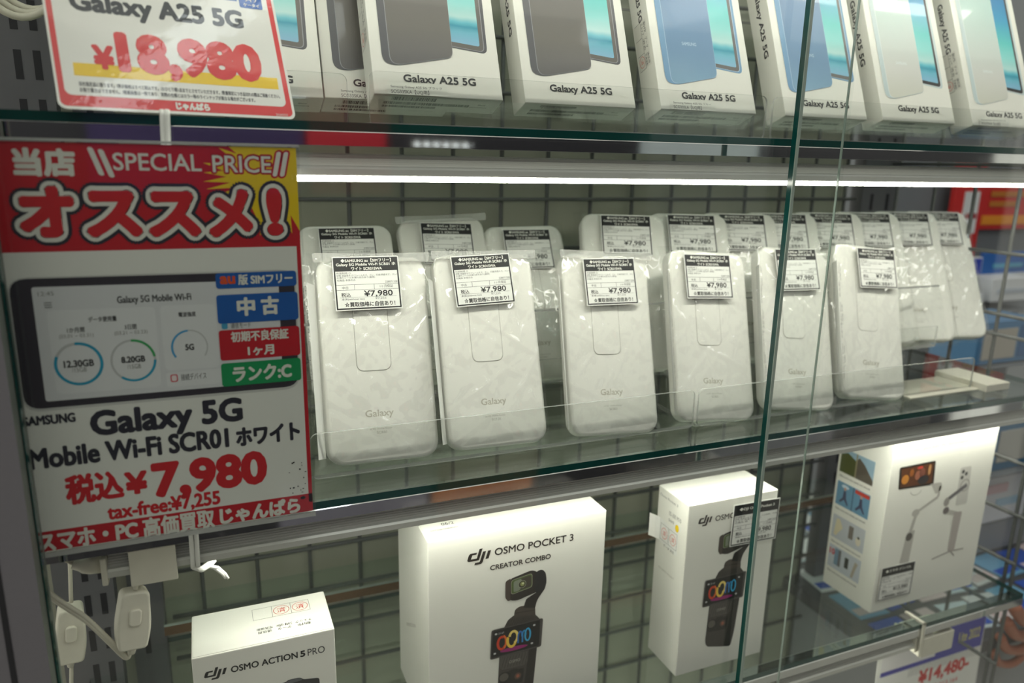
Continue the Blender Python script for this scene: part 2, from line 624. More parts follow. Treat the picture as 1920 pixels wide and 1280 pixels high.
# ceiling lamps over the aisle
def ceiling_lamp(x, y, z, r, label, name='ceiling_lamp', tube=None, ang=0.0):
    t = thing(name, label, 'lamp', frame(x, y, z), 'lamps on the shop ceiling')
    t.matrix_world = Matrix.Translation((x * MM, y * MM, z * MM)) @ Matrix.Rotation(math.radians(ang), 4, 'Z')
    h, l = MB(), MB()
    if tube:
        h.cbox(-tube / 2 - 15, -60, 0, tube / 2 + 15, 60, 50, M_WPLAST, 4)
        l.cbox(-tube / 2, -r, -14, tube / 2, r, -0.5, M_LAMP, 4)
    else:
        h.prism(ell(0, 0, r + 14, r + 14), -4, 40, M_WPLAST)
        l.prism(ell(0, 0, r, r), -9, -4.5, M_LAMP)
    h.build('housing', t)
    l.build('lit_panel', t)
    return t
ceiling_lamp(330, -900, 1500, 38, 'long tube lamp on the ceiling, mirrored on the glossy price card', 'tube_lamp', 900, 62)
ceiling_lamp(1500, -700, 1500, 38, 'long tube lamp on the ceiling at right, mirrored in the glass', 'tube_lamp', 1000, 20)
ceiling_lamp(-900, -700, 1500, 38, 'long tube lamp on the ceiling far to the left', 'tube_lamp', 1000, 90)

# ------------------------------------------------------------------ case: post, uprights, wire grids
m = MB()
m.box(-152, -40, -620, X_L, -16, 620, M_POST, {'+x': M_POSTSIDE})
post = tag(m.build('case_post'), 'grey painted corner post of the case at the left edge', 'post')
m = MB(); m.box(-109.3, -40.3, -620, -106.6, -39.9, 620, M_DARK); m.build('groove', post)

b = MB(); b.box(-2.4, -.25, -10, 2.4, -.05, 10, M_DARK); ME_SLOT = b.mesh('slot')
def upright(x0, x1, y, label, cols):
    b = MB()
    b.box(x0, y, -620, x1, y + 18, 620, M_UPRIGHT)
    o = tag(b.build('slotted_upright'), label, 'upright', 'slotted steel uprights at the back of the case')
    for cx in cols:
        for k in range(-15, 3):
            put('slot', ME_SLOT, o, Matrix.Translation((cx * MM, y * MM, (274 + k * 33.5) * MM)))
    return o
upright(-136, -92, 205, 'slotted steel upright behind the left end of the shelves', (-112.5, -100.5))
upright(-86, -58, 236, 'narrow slotted steel upright right beside the wire grid at left', (-74,))
upright(752, 812, 244, 'dark slotted steel upright at the right end of the back grid', (768, 794))

g = thing('wire_grid_panel', 'grey wire grid panel standing against the back board', 'grid panel', None)
mv = MB(); mv.tube([(0, 250, -600), (0, 250, 600)], 2.1, M_WIRE, 6); mv = mv.mesh('vertical_wire')
mh = MB(); mh.tube([(-52, 247, 0), (745, 247, 0)], 2.1, M_WIRE, 6); mh = mh.mesh('horizontal_wire')
for k in range(-3, 13):
    put('vertical_wire', mv, g, Matrix.Translation(((126.9 + 50.2 * k) * MM, 0, 0)))
for z in (377, 327, 277, 227, 177, 127, 77, 27, -23, -70, -118, -166, -213, -258, -304, -350, -400):
    put('horizontal_wire', mh, g, Matrix.Translation((0, 0, z * MM)))
g2 = thing('wire_grid_panel', 'wire grid panel closing the right side of the case', 'grid panel', None)
mv = MB(); mv.tube([(800, 0, -600), (800, 0, 600)], 2.2, M_WIRE, 6); mv = mv.mesh('vertical_wire')
mh = MB(); mh.tube([(797, 15, 0), (797, 245, 0)], 2.2, M_WIRE, 6); mh = mh.mesh('horizontal_wire')
for y in (18, 26, 84, 134, 184, 236):
    put('vertical_wire', mv, g2, Matrix.Translation((0, y * MM, 0)))
for z in (420, 320, 220, 128, 62, 40, -25, -92, -150, -205, -262, -330, -400):
    put('horizontal_wire', mh, g2, Matrix.Translation((0, 0, z * MM)))

# ------------------------------------------------------------------ glass shelves with steel front trim
def shelf(zt, label):
    t = thing('glass_shelf', label, 'shelf', Matrix.Translation((0, 0, zt * MM)), 'glass shelves of the case')
    b = MB()
    b.box(-118, 0, -5, 795, 243, 0, M_SHELFGLASS, {'-y': M_GEDGE, '+y': M_GEDGE, '-x': M_GEDGE, '+x': M_GEDGE})
    b.build('glass_pane', t)
    b = MB()
    b.profile_x([(-.6, -13.2), (.4, -13.4), (14, -13.4), (14, -12.2), (1.4, -12.2), (1.4, -5.2), (14, -5.2), (14, -5.05), (-.2, -5.05), (-.6, -5.5)], -118, 795, M_CHROME)
    b.build('front_trim', t)
    return t
shelf(467, 'topmost glass shelf, above the smartphone boxes')
shelf(233.5, 'upper glass shelf, carrying the smartphone boxes')
shelf(0, 'middle glass shelf, carrying the rows of white routers')
shelf(-231, 'lowest glass shelf, carrying the camera boxes')

# ------------------------------------------------------------------ LED rails under the shelves
def led_rail(zt, x0, x1, label, lit=26):
    """ribbed aluminium channel with a lit diffuser underneath; its glow is the light of the case"""
    t = thing('led_light_rail', label, 'light rail', Matrix.Translation((0, 0, zt * MM)), 'LED rails under the shelves')
    b = MB()
    prof = [(3, -30), (3, -26.3), (4.2, -25), (6.2, -24.4), (6.4, -23.4), (7.4, -23.3), (7.6, -22.3), (8.6, -22.2), (8.8, -21.2), (9.8, -21.1),
            (10, -20.2), (10.8, -20.1), (10.7, -19.0), (11.2, -18.1), (12.1, -17.5), (13.2, -17.4), (14, -17.9), (27, -17.9), (29, -19), (29, -30), (26, -30.6), (8, -30.6)]
    b.profile_x(prof, x0, x1, M_ALU)
    b.build('channel', t)
    b = MB()
    b.profile_x([(14, -30.65), (14, -33.4), (14.6, -33.9), (26, -33.9), (27, -33.2), (27, -30.65)], x0 + lit, x1 - 1, [M_LED, M_LED, M_LED, M_LED, M_WPLAST, M_WPLAST])
    b.build('diffuser', t)
    for xe, s in ((x0, -1), (x1, 1)):
        b = MB()
        b.cbox(min(xe, xe + 3.2 * s), 2.2, -34.4, max(xe, xe + 3.2 * s), 29.6, -17, M_WPLAST, .7)
        b.build('end_cap', t)
    return t
led_rail(467, -66, 788, 'lit LED rail over the smartphone boxes')
led_rail(233.5, -66, 788, 'lit LED rail under the smartphone boxes')
r_mid = led_rail(0, -66, 788, 'lit LED rail under the middle shelf', 62)
r_low = led_rail(-231, -60, 640, 'lit LED rail under the lowest shelf')
def clip(rail, x0, x1):
    b = MB()
    b.cbox(x0, -.5, -36.5, x1, 2.0, -13.6, M_WPLAST, .6)
    b.cbox(x0 + .5, 2.0, -15.6, x1 - .5, 31, -13.6, M_WPLAST, .5)
    b.cbox(x0, 30, -32, x1, 32, -13.6, M_WPLAST, .5)
    return b.build('mounting_clip', rail)
clip(r_mid, -54, -28.5)
# white socket at the right end of the lowest rail
b = MB()
b.cbox(645, -2, -39, 690, .5, -17, M_WPLAST, .8)
b.cbox(645, 26, -39, 690, 28.5, -17, M_WPLAST, .8)
b.cbox(687.5, .5, -39, 690, 26, -17, M_WPLAST, .8)
b.cbox(645, .5, -39, 648, 26, -17, M_WPLAST, .8)
b.cbox(646, .5, -38.6, 688, 26, -34, M_WPLAST, .5)
b.cbox(648, .5, -30, 664, 26, -17.4, M_WPLAST, .6)
b.build('end_socket', r_low)
b = MB(); b.cbox(640, -3.2, -36, 643.4, -.8, 3, M_WPLAST, .6); b.cbox(640, -3.2, .3, 643.4, 20, 3, M_WPLAST, .6); b.build('shelf_hook', r_low)

# ------------------------------------------------------------------ sliding glass doors
def door(x0, x1, y0, label, n):
    b = MB()
    b.add([(x0, y0, -620), (x1, y0, -620), (x1, y0, 620), (x0, y0, 620)], [(0, 1, 2, 3)], M_GLASS)
    b.box(x0, y0 + .05, -620, x0 + .6, y0 + 5, 620, M_GEDGE)
    b.box(x1 - .6, y0 + 3.2, -620, x1, y0 + 5, 620, M_GEDGE2)
    o = tag(b.build('door_%d' % n), label, 'glass door', kind='structure')
    return o
d1 = door(X_L + .3, 434.5, -29, 'left sliding glass door, in front of the red sign', 1)
d2 = door(377.8, 792, -40, 'right sliding glass door with a dark teal edge', 2)
b = MB(); b.box(377.3, -40.9, -620, 379.6, -40.05, 620, M_GEDGE2); b.build('ground_bevel', d2)

# ------------------------------------------------------------------ acrylic display stands
def stand(x0, x1, y, z, label, tier=None, rest=15, rtier=26):
    t = thing('acrylic_stand', label, 'display stand', Matrix.Translation((0, y * MM, z * MM)), 'clear acrylic display stands')
    E_ = {'-x': M_ACEDGE, '+x': M_ACEDGE, '-z': M_ACEDGE, '+z': M_ACEDGE}
    b = MB(); b.box(x0, 2.2, .3, x1, 150 if tier else 110, 2.3, M_ACRYL, {'-x': M_ACEDGE, '+x': M_ACEDGE, '-y': M_ACEDGE}); b.build('base_plate', t)
    b = MB()
    out = rrect(x0, .3, x1, 33, 5)
    b.prism([(p[0], p[1]) for p in out], 0, 2, M_ACRYL, M_ACEDGE)
    o = b.build('front_lip', t, Matrix(((1, 0, 0, 0), (0, 0, -1, 2 * MM), (0, 1, 0, 0), (0, 0, 0, 1))))
    b = MB()
    b.add([(x0 + 2, rest, 2.6), (x1 - 2, rest, 2.6), (x1 - 2, rest + 35, 98), (x0 + 2, rest + 35, 98)], [(0, 1, 2, 3)], M_ACRYL)
    b.box(x0 + 2, rest + 35.1, 96.4, x1 - 2, rest + 37, 98, M_ACEDGE)
    if not tier:
        b.profile_x([(2.4, 18.4), (22.6, 10.7), (21.8, 8.7), (1.6, 16.4)], x0 + 2, x1 - 2, M_ACRYL)
    b.build('back_rest', t)
    if tier:
        ty, tz = tier
        b = MB()
        b.box(x0 + 2, ty, tz, x1 - 2, ty + 42, tz + 2, M_ACRYL, {'-y': M_ACEDGE, '-x': M_ACEDGE, '+x': M_ACEDGE})
        b.build('rear_tier', t)
        b = MB()
        b.box(x0 + 2, ty - 2, tz, x1 - 2, ty, tz + 22, M_ACRYL, E_)
        b.build('rear_lip', t)
        for xs in (x0 + 1, x1 - 3):
            b = MB()
            b.add([(xs, ty + 2, 2.4), (xs, ty + 40, 2.4), (xs, ty + 40, tz - .1), (xs, ty + 2, tz - .1),
                   (xs + 2, ty + 2, 2.4), (xs + 2, ty + 40, 2.4), (xs + 2, ty + 40, tz - .1), (xs + 2, ty + 2, tz - .1)],
                  [(0, 3, 2, 1), (4, 5, 6, 7), (0, 1, 5, 4), (1, 2, 6, 5), (2, 3, 7, 6), (3, 0, 4, 7)], M_ACRYL)
            b.build('tier_leg', t)
        b = MB()
        b.add([(x0 + 2, ty + rtier, tz + 2.2), (x1 - 2, ty + rtier, tz + 2.2), (x1 - 2, ty + rtier + 44, tz + 92), (x0 + 2, ty + rtier + 44, tz + 92)], [(0, 1, 2, 3)], M_ACRYL)
        b.box(x0 + 2, ty + rtier + 44.1, tz + 90.4, x1 - 2, ty + rtier + 46, tz + 92, M_ACEDGE)
        b.build('rear_rest', t)
    return t
stand(57, 367.5, 34, 0, 'clear acrylic stand holding the three routers nearest the red sign', (92, 22))
stand(371.5, 703, 34, 0, 'clear acrylic stand holding the routers at the right', (46, 34), rtier=36)
stand(102.5, 413, 34, 233.5, 'clear acrylic stand holding the two grey and first blue phone boxes', rest=27)
stand(419.5, 738, 34, 233.5, 'clear acrylic stand holding the second blue and the white phone boxes', rest=27)
stand(-40, 94, 62, 233.5, 'clear acrylic stand set back behind the price card', rest=27)

# ------------------------------------------------------------------ price label used on the routers
LW, LH = 47.5, 38.5
def price_label_print(detail=True, l1='◆SAMSUNG au【SIMフリー】', l2='Galaxy 5G Mobile Wi-Fi SCR01 ホ', l3='ワイト SCR01SWA',
                      price='¥7,980', tax='¥7,255', num='228071558', tri=('利用制限 ○', '状態 液晶面キズ/フレームキズ、スレ、打痕/背面キズ、スレ/', '水濡れシール水濡れ反応あり(重度)', '付属品 本体のみ')):
    P = Print(.25)
    P.border(.7, .7, LW - .7, LH - .7, 1.0, K_BLACK)
    P.rect(1.6, 28, LW - 1.6, LH - 1.6, K_BLACK)
    if l3:
        P.text(l1, 6, 34.2, 42, 37.0, K_WHITE, 2, .07)
        P.text(l2, 2.6, 31.2, 45, 34.0, K_WHITE, 2, .07)
        P.text(l3, 13, 28.5, 35, 30.9, K_WHITE, 2, .07)
    else:
        P.text(l1, 6, 31.6, 42, 35.2, K_WHITE, 2, .1)
    ys = (26.0, 24.3, 22.7, 21.0)
    wid = (10, 43, 27, 13)
    for y, w, s in zip(ys, wid, tri):
        P.text(s, 2.4, y - .1, 2.4 + w, y + 1.35, K_TEXT, 1)
    P.text(num, 36.5, 19.0, 45.4, 20.4, K_TEXT, 1)
    for y in (18.2, 14.4):
        P.rect(1.7, y, LW - 1.7, y + .22, K_TEXT)
    P.rect(3.4, 9.2, LW - 3.6, 9.36, K_GREY)
    for x in (14.2, 28.2):
        P.rect(x, 14.4, x + .22, 18.2, K_TEXT)
    P.text('中古', 5.6, 15.2, 10, 17.2, K_TEXT, 1)
    P.text('1ヶ月保証', 32.4, 15.6, 41.8, 17.6, K_TEXT, 1)
    P.text('税込', 4.6, 9.6, 11.2, 12.7, K_BLACK, 1, .05)
    P.text(price, 20.6, 8.9, 41.2, 13.9, K_BLACK, 1, .12)
    P.text('本体(without tax)', 4.6, 7.0, 20.6, 8.8, K_TEXT, 1)
    P.text(tax, 28.4, 7.1, 36.2, 8.8, K_GREY, 1)
    P.text('☆買取価格に自信あり！', 6.4, 2.4, 42.4, 6.0, K_BLACK, 1, .08)
    return P

def label_card(name='price_label'):
    b = MB()
    b.prism([(0, 0), (LW, 0), (LW, LH), (0, LH)], -.1, .2, M_PAPER)
    return b.mesh(name)
ME_LABEL = label_card()
ME_LABEL_PRINT = price_label_print().mesh('label_print')

# ------------------------------------------------------------------ white mobile routers in clear bags
DW, DH, DT = 79.0, 147.0, 10.9
def bag_mesh(seed, nu=62, nv=100):
    r = random.Random(seed)
    off = Vector((r.uniform(0, 50), r.uniform(0, 50), 0))
    streaks = [(r.uniform(-5, 84), r.uniform(0, 140), math.radians(r.choice((30, 48, 60, 112, 122, 132, 145, 156))), r.uniform(10, 60), r.uniform(.5, 1.5), r.uniform(.55, 1.5)) for _ in range(30)]
    V, F = [], []
    for j in range(nv + 1):
        for i in range(nu + 1):
            u = -5.5 + 90 * i / nu
            v = -4 + 155 * j / nv
            e = min(u + 5.5, 84.5 - u, v + 4, 151 - v)
            h = 2.6 - 9.5 * math.exp(-(max(e, 0) / 3.2) ** 2)
            p = Vector((u * .045, v * .028, 0)) + off
            h += 2.0 * noise.noise(p * 1.7) + 1.0 * noise.noise(p * 4.0) + .3 * noise.noise(p * 9.0)
            for (sx, sy, a, L, w, wd) in streaks:
                du, dv = u - sx, v - sy
                al = du * math.cos(a) + dv * math.sin(a)
                ac = -du * math.sin(a) + dv * math.cos(a)
                if abs(al) < L and abs(ac) < 6:
                    h += w * math.exp(-(ac / wd) ** 2) * (1 - (al / L) ** 2)
            V.append((u, v, max(h, .5) if e > 5 else h))
    w = nu + 1
    for j in range(nv):
        for i in range(nu):
            F.append((j * w + i, j * w + i + 1, (j + 1) * w + i + 1, (j + 1) * w + i))
    b = MB()
    b.add(V, F, M_BAG, smooth=True)
    return b.mesh('plastic_bag')
BAGS = [bag_mesh(s) for s in (3, 11, 27, 42)]

def make_body():
    b = MB()
    b.prism(rrect(0, 0, DW, DH, 11.5, 8), -DT, 0, M_DEVICE, bevel=2.4)
    return b.mesh('casing')
ME_BODY = make_body()
def make_panel():
    b = MB()
    out, inn = rrect(23.4, 64, 48.4, 126, 5.2, 6), rrect(23.75, 64.35, 48.05, 125.65, 4.9, 6)
    n = len(out)
    b.add([(p[0], p[1], .08) for p in out] + [(p[0], p[1], .08) for p in inn], [(i, (i + 1) % n, n + (i + 1) % n, n + i) for i in range(n)], M_GROOVE)
    b.prism(inn, .02, .45, M_DEVICE, bevel=.3)
    return b.mesh('kickstand_plate')
ME_PANEL = make_panel()
P = Print(.08)
P.text('Galaxy', 27.2, 30.2, 47.4, 36.6, ink(196, 192, 178), 0, .12)
P.text('SCR01', 34.5, 19.6, 41.5, 21.4, ink(170, 168, 158), 0)
P.text('au 5G  Mobile Router', 29.5, 22.6, 45.8, 23.7, ink(176, 174, 164), 0)
ME_LOGO = P.mesh('embossed_lettering')
b = MB()
b.prism([(0, 0), (14, 0), (14, 121), (0, 121)], -.1, .1, M_PAPER)
ME_SLIP = b.mesh('check_slip')
P = Print(.14)
for k, s in enumerate(('□OK □締要有', '□OK □水濡れ反応', '□OK □交換対応')):
    P.text(s, 3 + 38 * k, -4.6, 36 + 38 * k, -2.2, K_TEXT, 0)
    P.text('検品 確認 %d' % (k + 1), 5 + 38 * k, -8.6, 24 + 38 * k, -6.6, K_TEXT, 0)
ME_SLIP_PRINT = P.mesh('slip_print')
b = MB()
b.prism(roundpoly([(-2, 142.2), (81.5, 142.0), (82.5, 149.2), (40, 148.4), (-2.5, 149.0)], 1.4), 2.7, 3.2, M_BAGFOLD, bevel=.4)
ME_FOLD = b.mesh('bag_fold')

def router(x, y, z, lean, roll, label, group, bag, yaw=0.0, lab=(11.2, 107.2, .9), fold=False, slip=True):
    t = thing('mobile_router', label, 'router', frame(x, y, z, lean, yaw, roll), group)
    body = put('casing', ME_BODY, t)
    put('kickstand_plate', ME_PANEL, body)
    put('embossed_lettering', ME_LOGO, body)
    put('plastic_bag', BAGS[bag], t)
    if fold:
        put('bag_fold', ME_FOLD, t)
    q = math.radians(lab[2])
    lm = Matrix.Translation((lab[0] * MM, lab[1] * MM, 4.6 * MM)) @ Matrix.Rotation(q, 4, 'Z')
    lb = put('price_label', ME_LABEL, t, lm)
    put('label_print', ME_LABEL_PRINT, lb)
    if slip:
        sl = put('check_slip', ME_SLIP, t, Matrix.Translation((-1.2 * MM, 6 * MM, -3 * MM)) @ Matrix.Rotation(math.radians(62), 4, 'Y') @ Matrix.Translation((-14 * MM, 0, 0)))
        put('slip_print', ME_SLIP_PRINT, sl, basis((0, 121, 0), (0, -1, 0), (1, 0, 0)))
    return t
FR = 'bagged routers in the front row'
front = [(68.7, 7.6, -1.3, 'white router in a clear bag, front row, right beside the red sign', 0, True, (11.2, 107.0, .9)),
         (155.4, 6.9, -1.0, 'white router in a clear bag, second in the front row from the red sign', 1, True, (13.5, 105.5, 2.6)),
         (255.2, 5.6, -3.6, 'white router in a clear bag, third in the front row from the red sign', 2, True, (18, 103, 2.5)),
         (353.3, 6.5, -5.0, 'white router in a clear bag, fourth in the front row, next to the stand joint', 3, False, (13, 103.5, 2.0)),
         (443.6, 7.6, -7.0, 'white router in a clear bag, front row, crossed by the dark teal door edge', 0, False, (17.5, 105.5, 5.5)),
         (532.4, 8.6, -7.4, 'white router in a clear bag, rightmost of the front row', 1, False, (24.5, 104.5, 3.0))]
for x, z, roll, lab, bag, fold, lp in front:
    router(x, 35, z, 20, roll, lab, FR, bag, lab=lp, fold=fold)
BR = 'bagged routers in the back row'
ords = 'first second third fourth fifth sixth seventh eighth ninth tenth'.split()
back1 = [(73, 163, 239), (27, 31, 24)]
for k in range(3):
    router(back1[0][k], 128, back1[1][k], 27, (0, 2.0, .5)[k], 'white bagged router in the back row, %s from the red sign' % ords[k], BR, k,
           lab=(16, 104.5 - (0, 1, 1)[k], (0, -4, -1)[k]), slip=False, fold=(k == 1))
back2 = [309, 381, 441, 494, 556, 610, 668, 716]
for k, x in enumerate(back2):
    router(x - 5, 101, 38, 27, -1.0, 'white bagged router in the back row, %s' %
           ('rightmost of all' if k == 7 else '%s from the red sign' % ords[k + 3]), BR, (k + 1) % 4, yaw=-14,
           lab=(17, 105, 0), slip=False)

# white shallow tray at the right end of the middle shelf
m = MB()
m.cbox(612, 28, .2, 716, 74, 2.2, M_WPLAST, .5)
t = tag(m.build('white_tray'), 'flat white plastic tray at the right end of the middle shelf', 'tray')
m = MB(); m.cbox(706, 20, .2, 740, 78, 8, M_WPLAST, .8); m.build('tray_end', t)

# ------------------------------------------------------------------ smartphone boxes on the upper shelf
AW, AH, AT = 87.0, 165.0, 22.0
SCREEN = ramp_mat('phone_screen_print', 1, 34, 150, [(0, rgb(125, 198, 204)), (.06, rgb(138, 188, 218)), (.13, rgb(112, 186, 208)), (.165, rgb(56, 152, 180)),
                  (.19, rgb(104, 194, 210)), (.225, rgb(186, 224, 222)), (.31, rgb(140, 214, 212)), (.44, rgb(92, 198, 196)), (.66, rgb(60, 152, 196)), (1, rgb(40, 96, 168))])
def phone_ramp(nm, lo, mid, hi):
    return ramp_mat(nm, 1, 20, 120, [(0, lo), (.3, mid), (1, hi)], rough=.4)
VAR = {'grey': (phone_ramp('grey_phone_print', rgb(98, 96, 98), rgb(112, 108, 102), rgb(86, 82, 82)), ink(92, 92, 96), ink(150, 150, 154), ink(106, 102, 98)),
       'blue': (phone_ramp('blue_phone_print', rgb(134, 172, 200), rgb(110, 146, 182), rgb(96, 128, 168)), ink(120, 160, 196), ink(176, 202, 224), ink(110, 108, 108)),
       'white': (phone_ramp('white_phone_print', rgb(212, 212, 200), rgb(214, 214, 210), rgb(182, 208, 204)), ink(196, 210, 212), ink(224, 230, 230), ink(60, 58, 60))}
def box_front_print(var, sticker):
    body, side, rim, bezel = VAR[var]
    P = Print(.1)
    P.poly(roundpoly([(46, 150), (46, 35.6), (55, 34.8), (79.6, 31.9), (80.2, 70), (80.2, 150)], [1, 1, .3, 4.5, .3, 3]), side, 0)
    P.poly(roundpoly([(47, 149), (47, 36.3), (55, 35.6), (77.8, 33.0), (78.6, 149)], [1, 1, .3, 4.0, 3]), rim, 1)
    P.poly(roundpoly([(47, 148.6), (47, 36.7), (55, 36.0), (77.2, 33.5), (78.0, 148.6)], [1, 1, .3, 3.6, 3]), bezel, 2)
    P.poly(roundpoly([(48, 147), (48, 39.6), (55, 39.0), (74.6, 36.9), (75.2, 147)], [1, 1, .3, 1.6, 2]), SCREEN, 3)
    P.poly(roundpoly([(7.0, 150), (7.3, 21.2), (16.6, 19.6), (54.9, 27.6), (56.2, 150)], [5, 6, 4, 4.5, 5]), side, 4)
    P.poly(roundpoly([(12.2, 150), (12.0, 22.0), (17.6, 20.0), (54.9, 27.8), (56.2, 150)], [5, 5, 4, 4.5, 5]), rim, 5)
    P.poly(roundpoly([(12.7, 149.7), (12.5, 22.2), (17.8, 20.3), (54.7, 28.0), (56.0, 149.7)], [5, 5, 4, 4.5, 5]), body, 6)
    if var != 'grey':
        P.text('SAMSUNG', 26.5, 51.5, 39.5, 54.2, rim, 8, .08)
    P.text('Galaxy A25 5G', 19.7, 7.4, 68.8, 14.2, K_TEXT, 2, .22)
    if sticker:
        nm, code = sticker
        P.poly(roundpoly([(8.2, .2), (48.3, .2), (48.3, 8.6), (8.2, 8.6)], 1), mat('label_film', rgb(236, 236, 228), rough=.3), 12)
        P.text('Samsung Galaxy A25 5G ' + nm, 10.8, 4.2, 44.6, 6.4, K_TEXT, 14)
        P.text(code, 10.8, .5, 35.6, 3.7, K_TEXT, 14)
    return P.mesh('front_print')
def box_bottom_print(seed, sticker):
    P = Print(.1)
    if sticker:
        P.rect(8.2, -8, 48.3, -.2, mat('label_film', rgb(236, 236, 228), rough=.3))
        P.barcode(12.2, -7, 41.5, -2.2, K_BLACK, seed, 2)
    else:
        P.barcode(13, -5.6, 41, -2.6, K_BLACK, seed, 1)
        P.text('4 580112 345580', 14, -7.4, 38, -6.0, K_TEXT, 1)
    P.barcode(8, -13, 66, -9.4, K_BLACK, seed + 5, 1)
    P.barcode(8, -17.6, 44, -14.6, K_BLACK, seed + 9, 1)
    P.text('Black', 72, -9.6, 77.5, -8, K_TEXT, 1)
    P.text('[SCG33SKA]', 67, -13.4, 79, -11.8, K_TEXT, 1)
    return P.mesh('bottom_print')
def box_side_print(stamp):
    P = Print(.1)
    if stamp:
        P.rect(92, 2.0, 128, 18.5, mat('paper_sticker', rgb(226, 224, 216)))
        for x in (92, 104, 116, 128):
            P.line((x, 3), (x, 11), .25, K_TEXT, 1)
        P.line((92, 11), (128, 11), .25, K_TEXT, 1)
        for k, (a, c) in enumerate((('動作', 'チェック'), ('データ', '消去'), ('通信用', '写真撮影'))):
            P.text(a, 93.5 + 12 * k, 14.6, 102 + 12 * k, 17.2, K_TEXT, 1)
            P.text(c, 93.5 + 12 * k, 11.6, 102.8 + 12 * k, 14.0, K_TEXT, 1)
        P.arc(121.5, 7, 4.4, 3.6, .35, 0, 360, K_STAMP, 1)
        P.text('済', 119.4, 5.2, 123.6, 8.8, K_STAMP, 1)
    P.text('Galaxy A25 5G', 44 if stamp else 52, 8.0, 92 if stamp else 112, 14.6, K_TEXT, 1, .25)
    return P.mesh('side_print')
b = MB(); b.cbox(0, 0, -AT, AW, AH, 0, M_CARD, .45); ME_ABOX = b.mesh('carton')
def phone_box(x, y, z, var, sticker, stamp, label, seed, lean=21, grp='white smartphone boxes on the upper shelf'):
    t = thing('smartphone_box', label, 'box', frame(x, y, z, lean), grp)
    put('carton', ME_ABOX, t)
    put('front_print', box_front_print(var, sticker), t)
    put('bottom_print', box_bottom_print(seed, bool(sticker)), t, basis((0, 0, 0), (1, 0, 0), (0, 0, 1)))
    put('side_print', box_side_print(stamp), t, basis((0, AH, -AT), (0, -1, 0), (0, 0, 1)))
    return t
phone_box(106, 36, 253, 'grey', ('ブラック', 'SCG33SKA【UQ用】'), True, 'white phone box with grey phone picture and a clear barcode sticker', 1)
phone_box(209.3, 36, 252.5, 'grey', None, False, 'white phone box with grey phone picture and no sticker on its front', 2)
phone_box(318, 36, 253, 'blue', ('ブルー', 'SCG33SLA【UQ用】'), True, 'white phone box with blue phone picture and a clear barcode sticker', 3)
phone_box(434, 36, 253, 'blue', None, False, 'white phone box with blue phone picture, crossed by the teal door edge', 4)
phone_box(539, 36, 253.5, 'white', None, False, 'white phone box with white phone picture, left of the two', 5)
phone_box(649, 36, 253.3, 'white', ('ホワイト', 'SCG33SWA【UQ用】'), True, 'white phone box with white phone picture, at the right edge', 6)
phone_box(-8, 64, 250.8, 'grey', ('ブラック', 'SCG33SKA【UQ用】'), False, 'white phone box half hidden behind the tilted price card', 7)
phone_box(81, 72, 251.8, 'grey', ('ブラック', 'SCG33SKA【UQ用】'), False, 'white phone box standing back between price card and first grey box', 8)

# ------------------------------------------------------------------ red recommendation sign hung on the middle shelf
SX0, SX1, SZ0, SZ1 = -100.0, 52.2, 0.4, 219.4
sign = thing('hanging_sign', 'large red and white hanging sign reading ¥7,980 in a clear sleeve', 'sign', frame(0, -15, 0))
b = MB(); b.prism([(SX0 + 1, SZ0 + 1.6), (SX1 - 1.4, SZ0 + 1.6), (SX1 - 1.4, SZ1 - 1.2), (SX0 + 1, SZ1 - 1.2)], -.3, 0, M_PAPER); b.build('paper_sheet', sign)
b = MB(); b.prism([(SX0 - 1, SZ0 - .6), (SX1, SZ0 - .6), (SX1, SZ1), (SX0 - 1, SZ1)], .9, 1.1, M_SLEEVE, M_ACEDGE); b.build('front_sleeve', sign)
b = MB(); b.prism([(SX0 - 1, SZ0 - 1.6), (SX1, SZ0 - 1.6), (SX1, SZ0 + 1.0), (SX0 - 1, SZ0 + 1.0)], -.6, 1.4, M_ACEDGE); b.build('sleeve_edge', sign)
b = MB(); b.prism([(SX0 - 1, SZ1 - .8), (SX1, SZ1 - .8), (SX1, SZ1 + .6), (SX0 - 1, SZ1 + .6)], -.6, 1.4, M_ACEDGE); b.build('sleeve_edge', sign)
P = Print(.05)
xl = SX0 + 1
xr = SX1 - 1.4
P.rect(xl, 164.6, xr, SZ1 - 1.2, K_SIGNRED, 0)
P.rect(48.6, SZ0 + 1.6, xr, 164.6, K_SIGNRED, 0)
P.rect(xl, SZ0 + 1.6, xr, 13.6, K_SIGNRED, 0)
# yellow burst
star = [(xr, 218.2), (16, 218.2), (20, 214.5), (11, 217.5), (18, 211.8), (7, 214), (15, 209.0), (3, 209.5), (13, 205.5), (3, 204.5), (14, 202.4), (2.4, 199.8), (16, 199.4),
        (3.4, 195.8), (19, 196.8), (7, 192.0), (24, 191), (30, 176), (29.4, 170.8), (33.4, 176), (34.6, 168.6), (36.6, 176), (39.8, 167.6), (40.4, 177),
        (43.6, 169.8), (43.0, 180), (46.6, 171.6), (46.2, 182), (xr, 173)]
P.poly(star, K_YEL, 1)
P.text('当店', -82.6, 201.6, -55.6, 215.4, K_WHITE, 4, .75)
for x in (-46.8, -42.2):
    P.poly(rrect(-1.3, -7.2, 1.3, 7.2, 1.2, 4) and [(x + p[0] - .30 * p[1], 209.3 + p[1] * .96 - (x + 46.8) * .2) for p in rrect(-1.3, -7.2, 1.3, 7.2, 1.2, 4)], K_WHITE, 4)
P.text('SPECIAL', -39.2, 205.0, 2.2, 213.8, K_WHITE, 4, .16)
P.halo('PRICE', 7.6, 204.6, 37.2, 213.6, K_SIGNRED, 1.0, 2)
P.text('PRICE', 7.6, 204.6, 37.2, 213.6, K_WHITE, 4, .16)
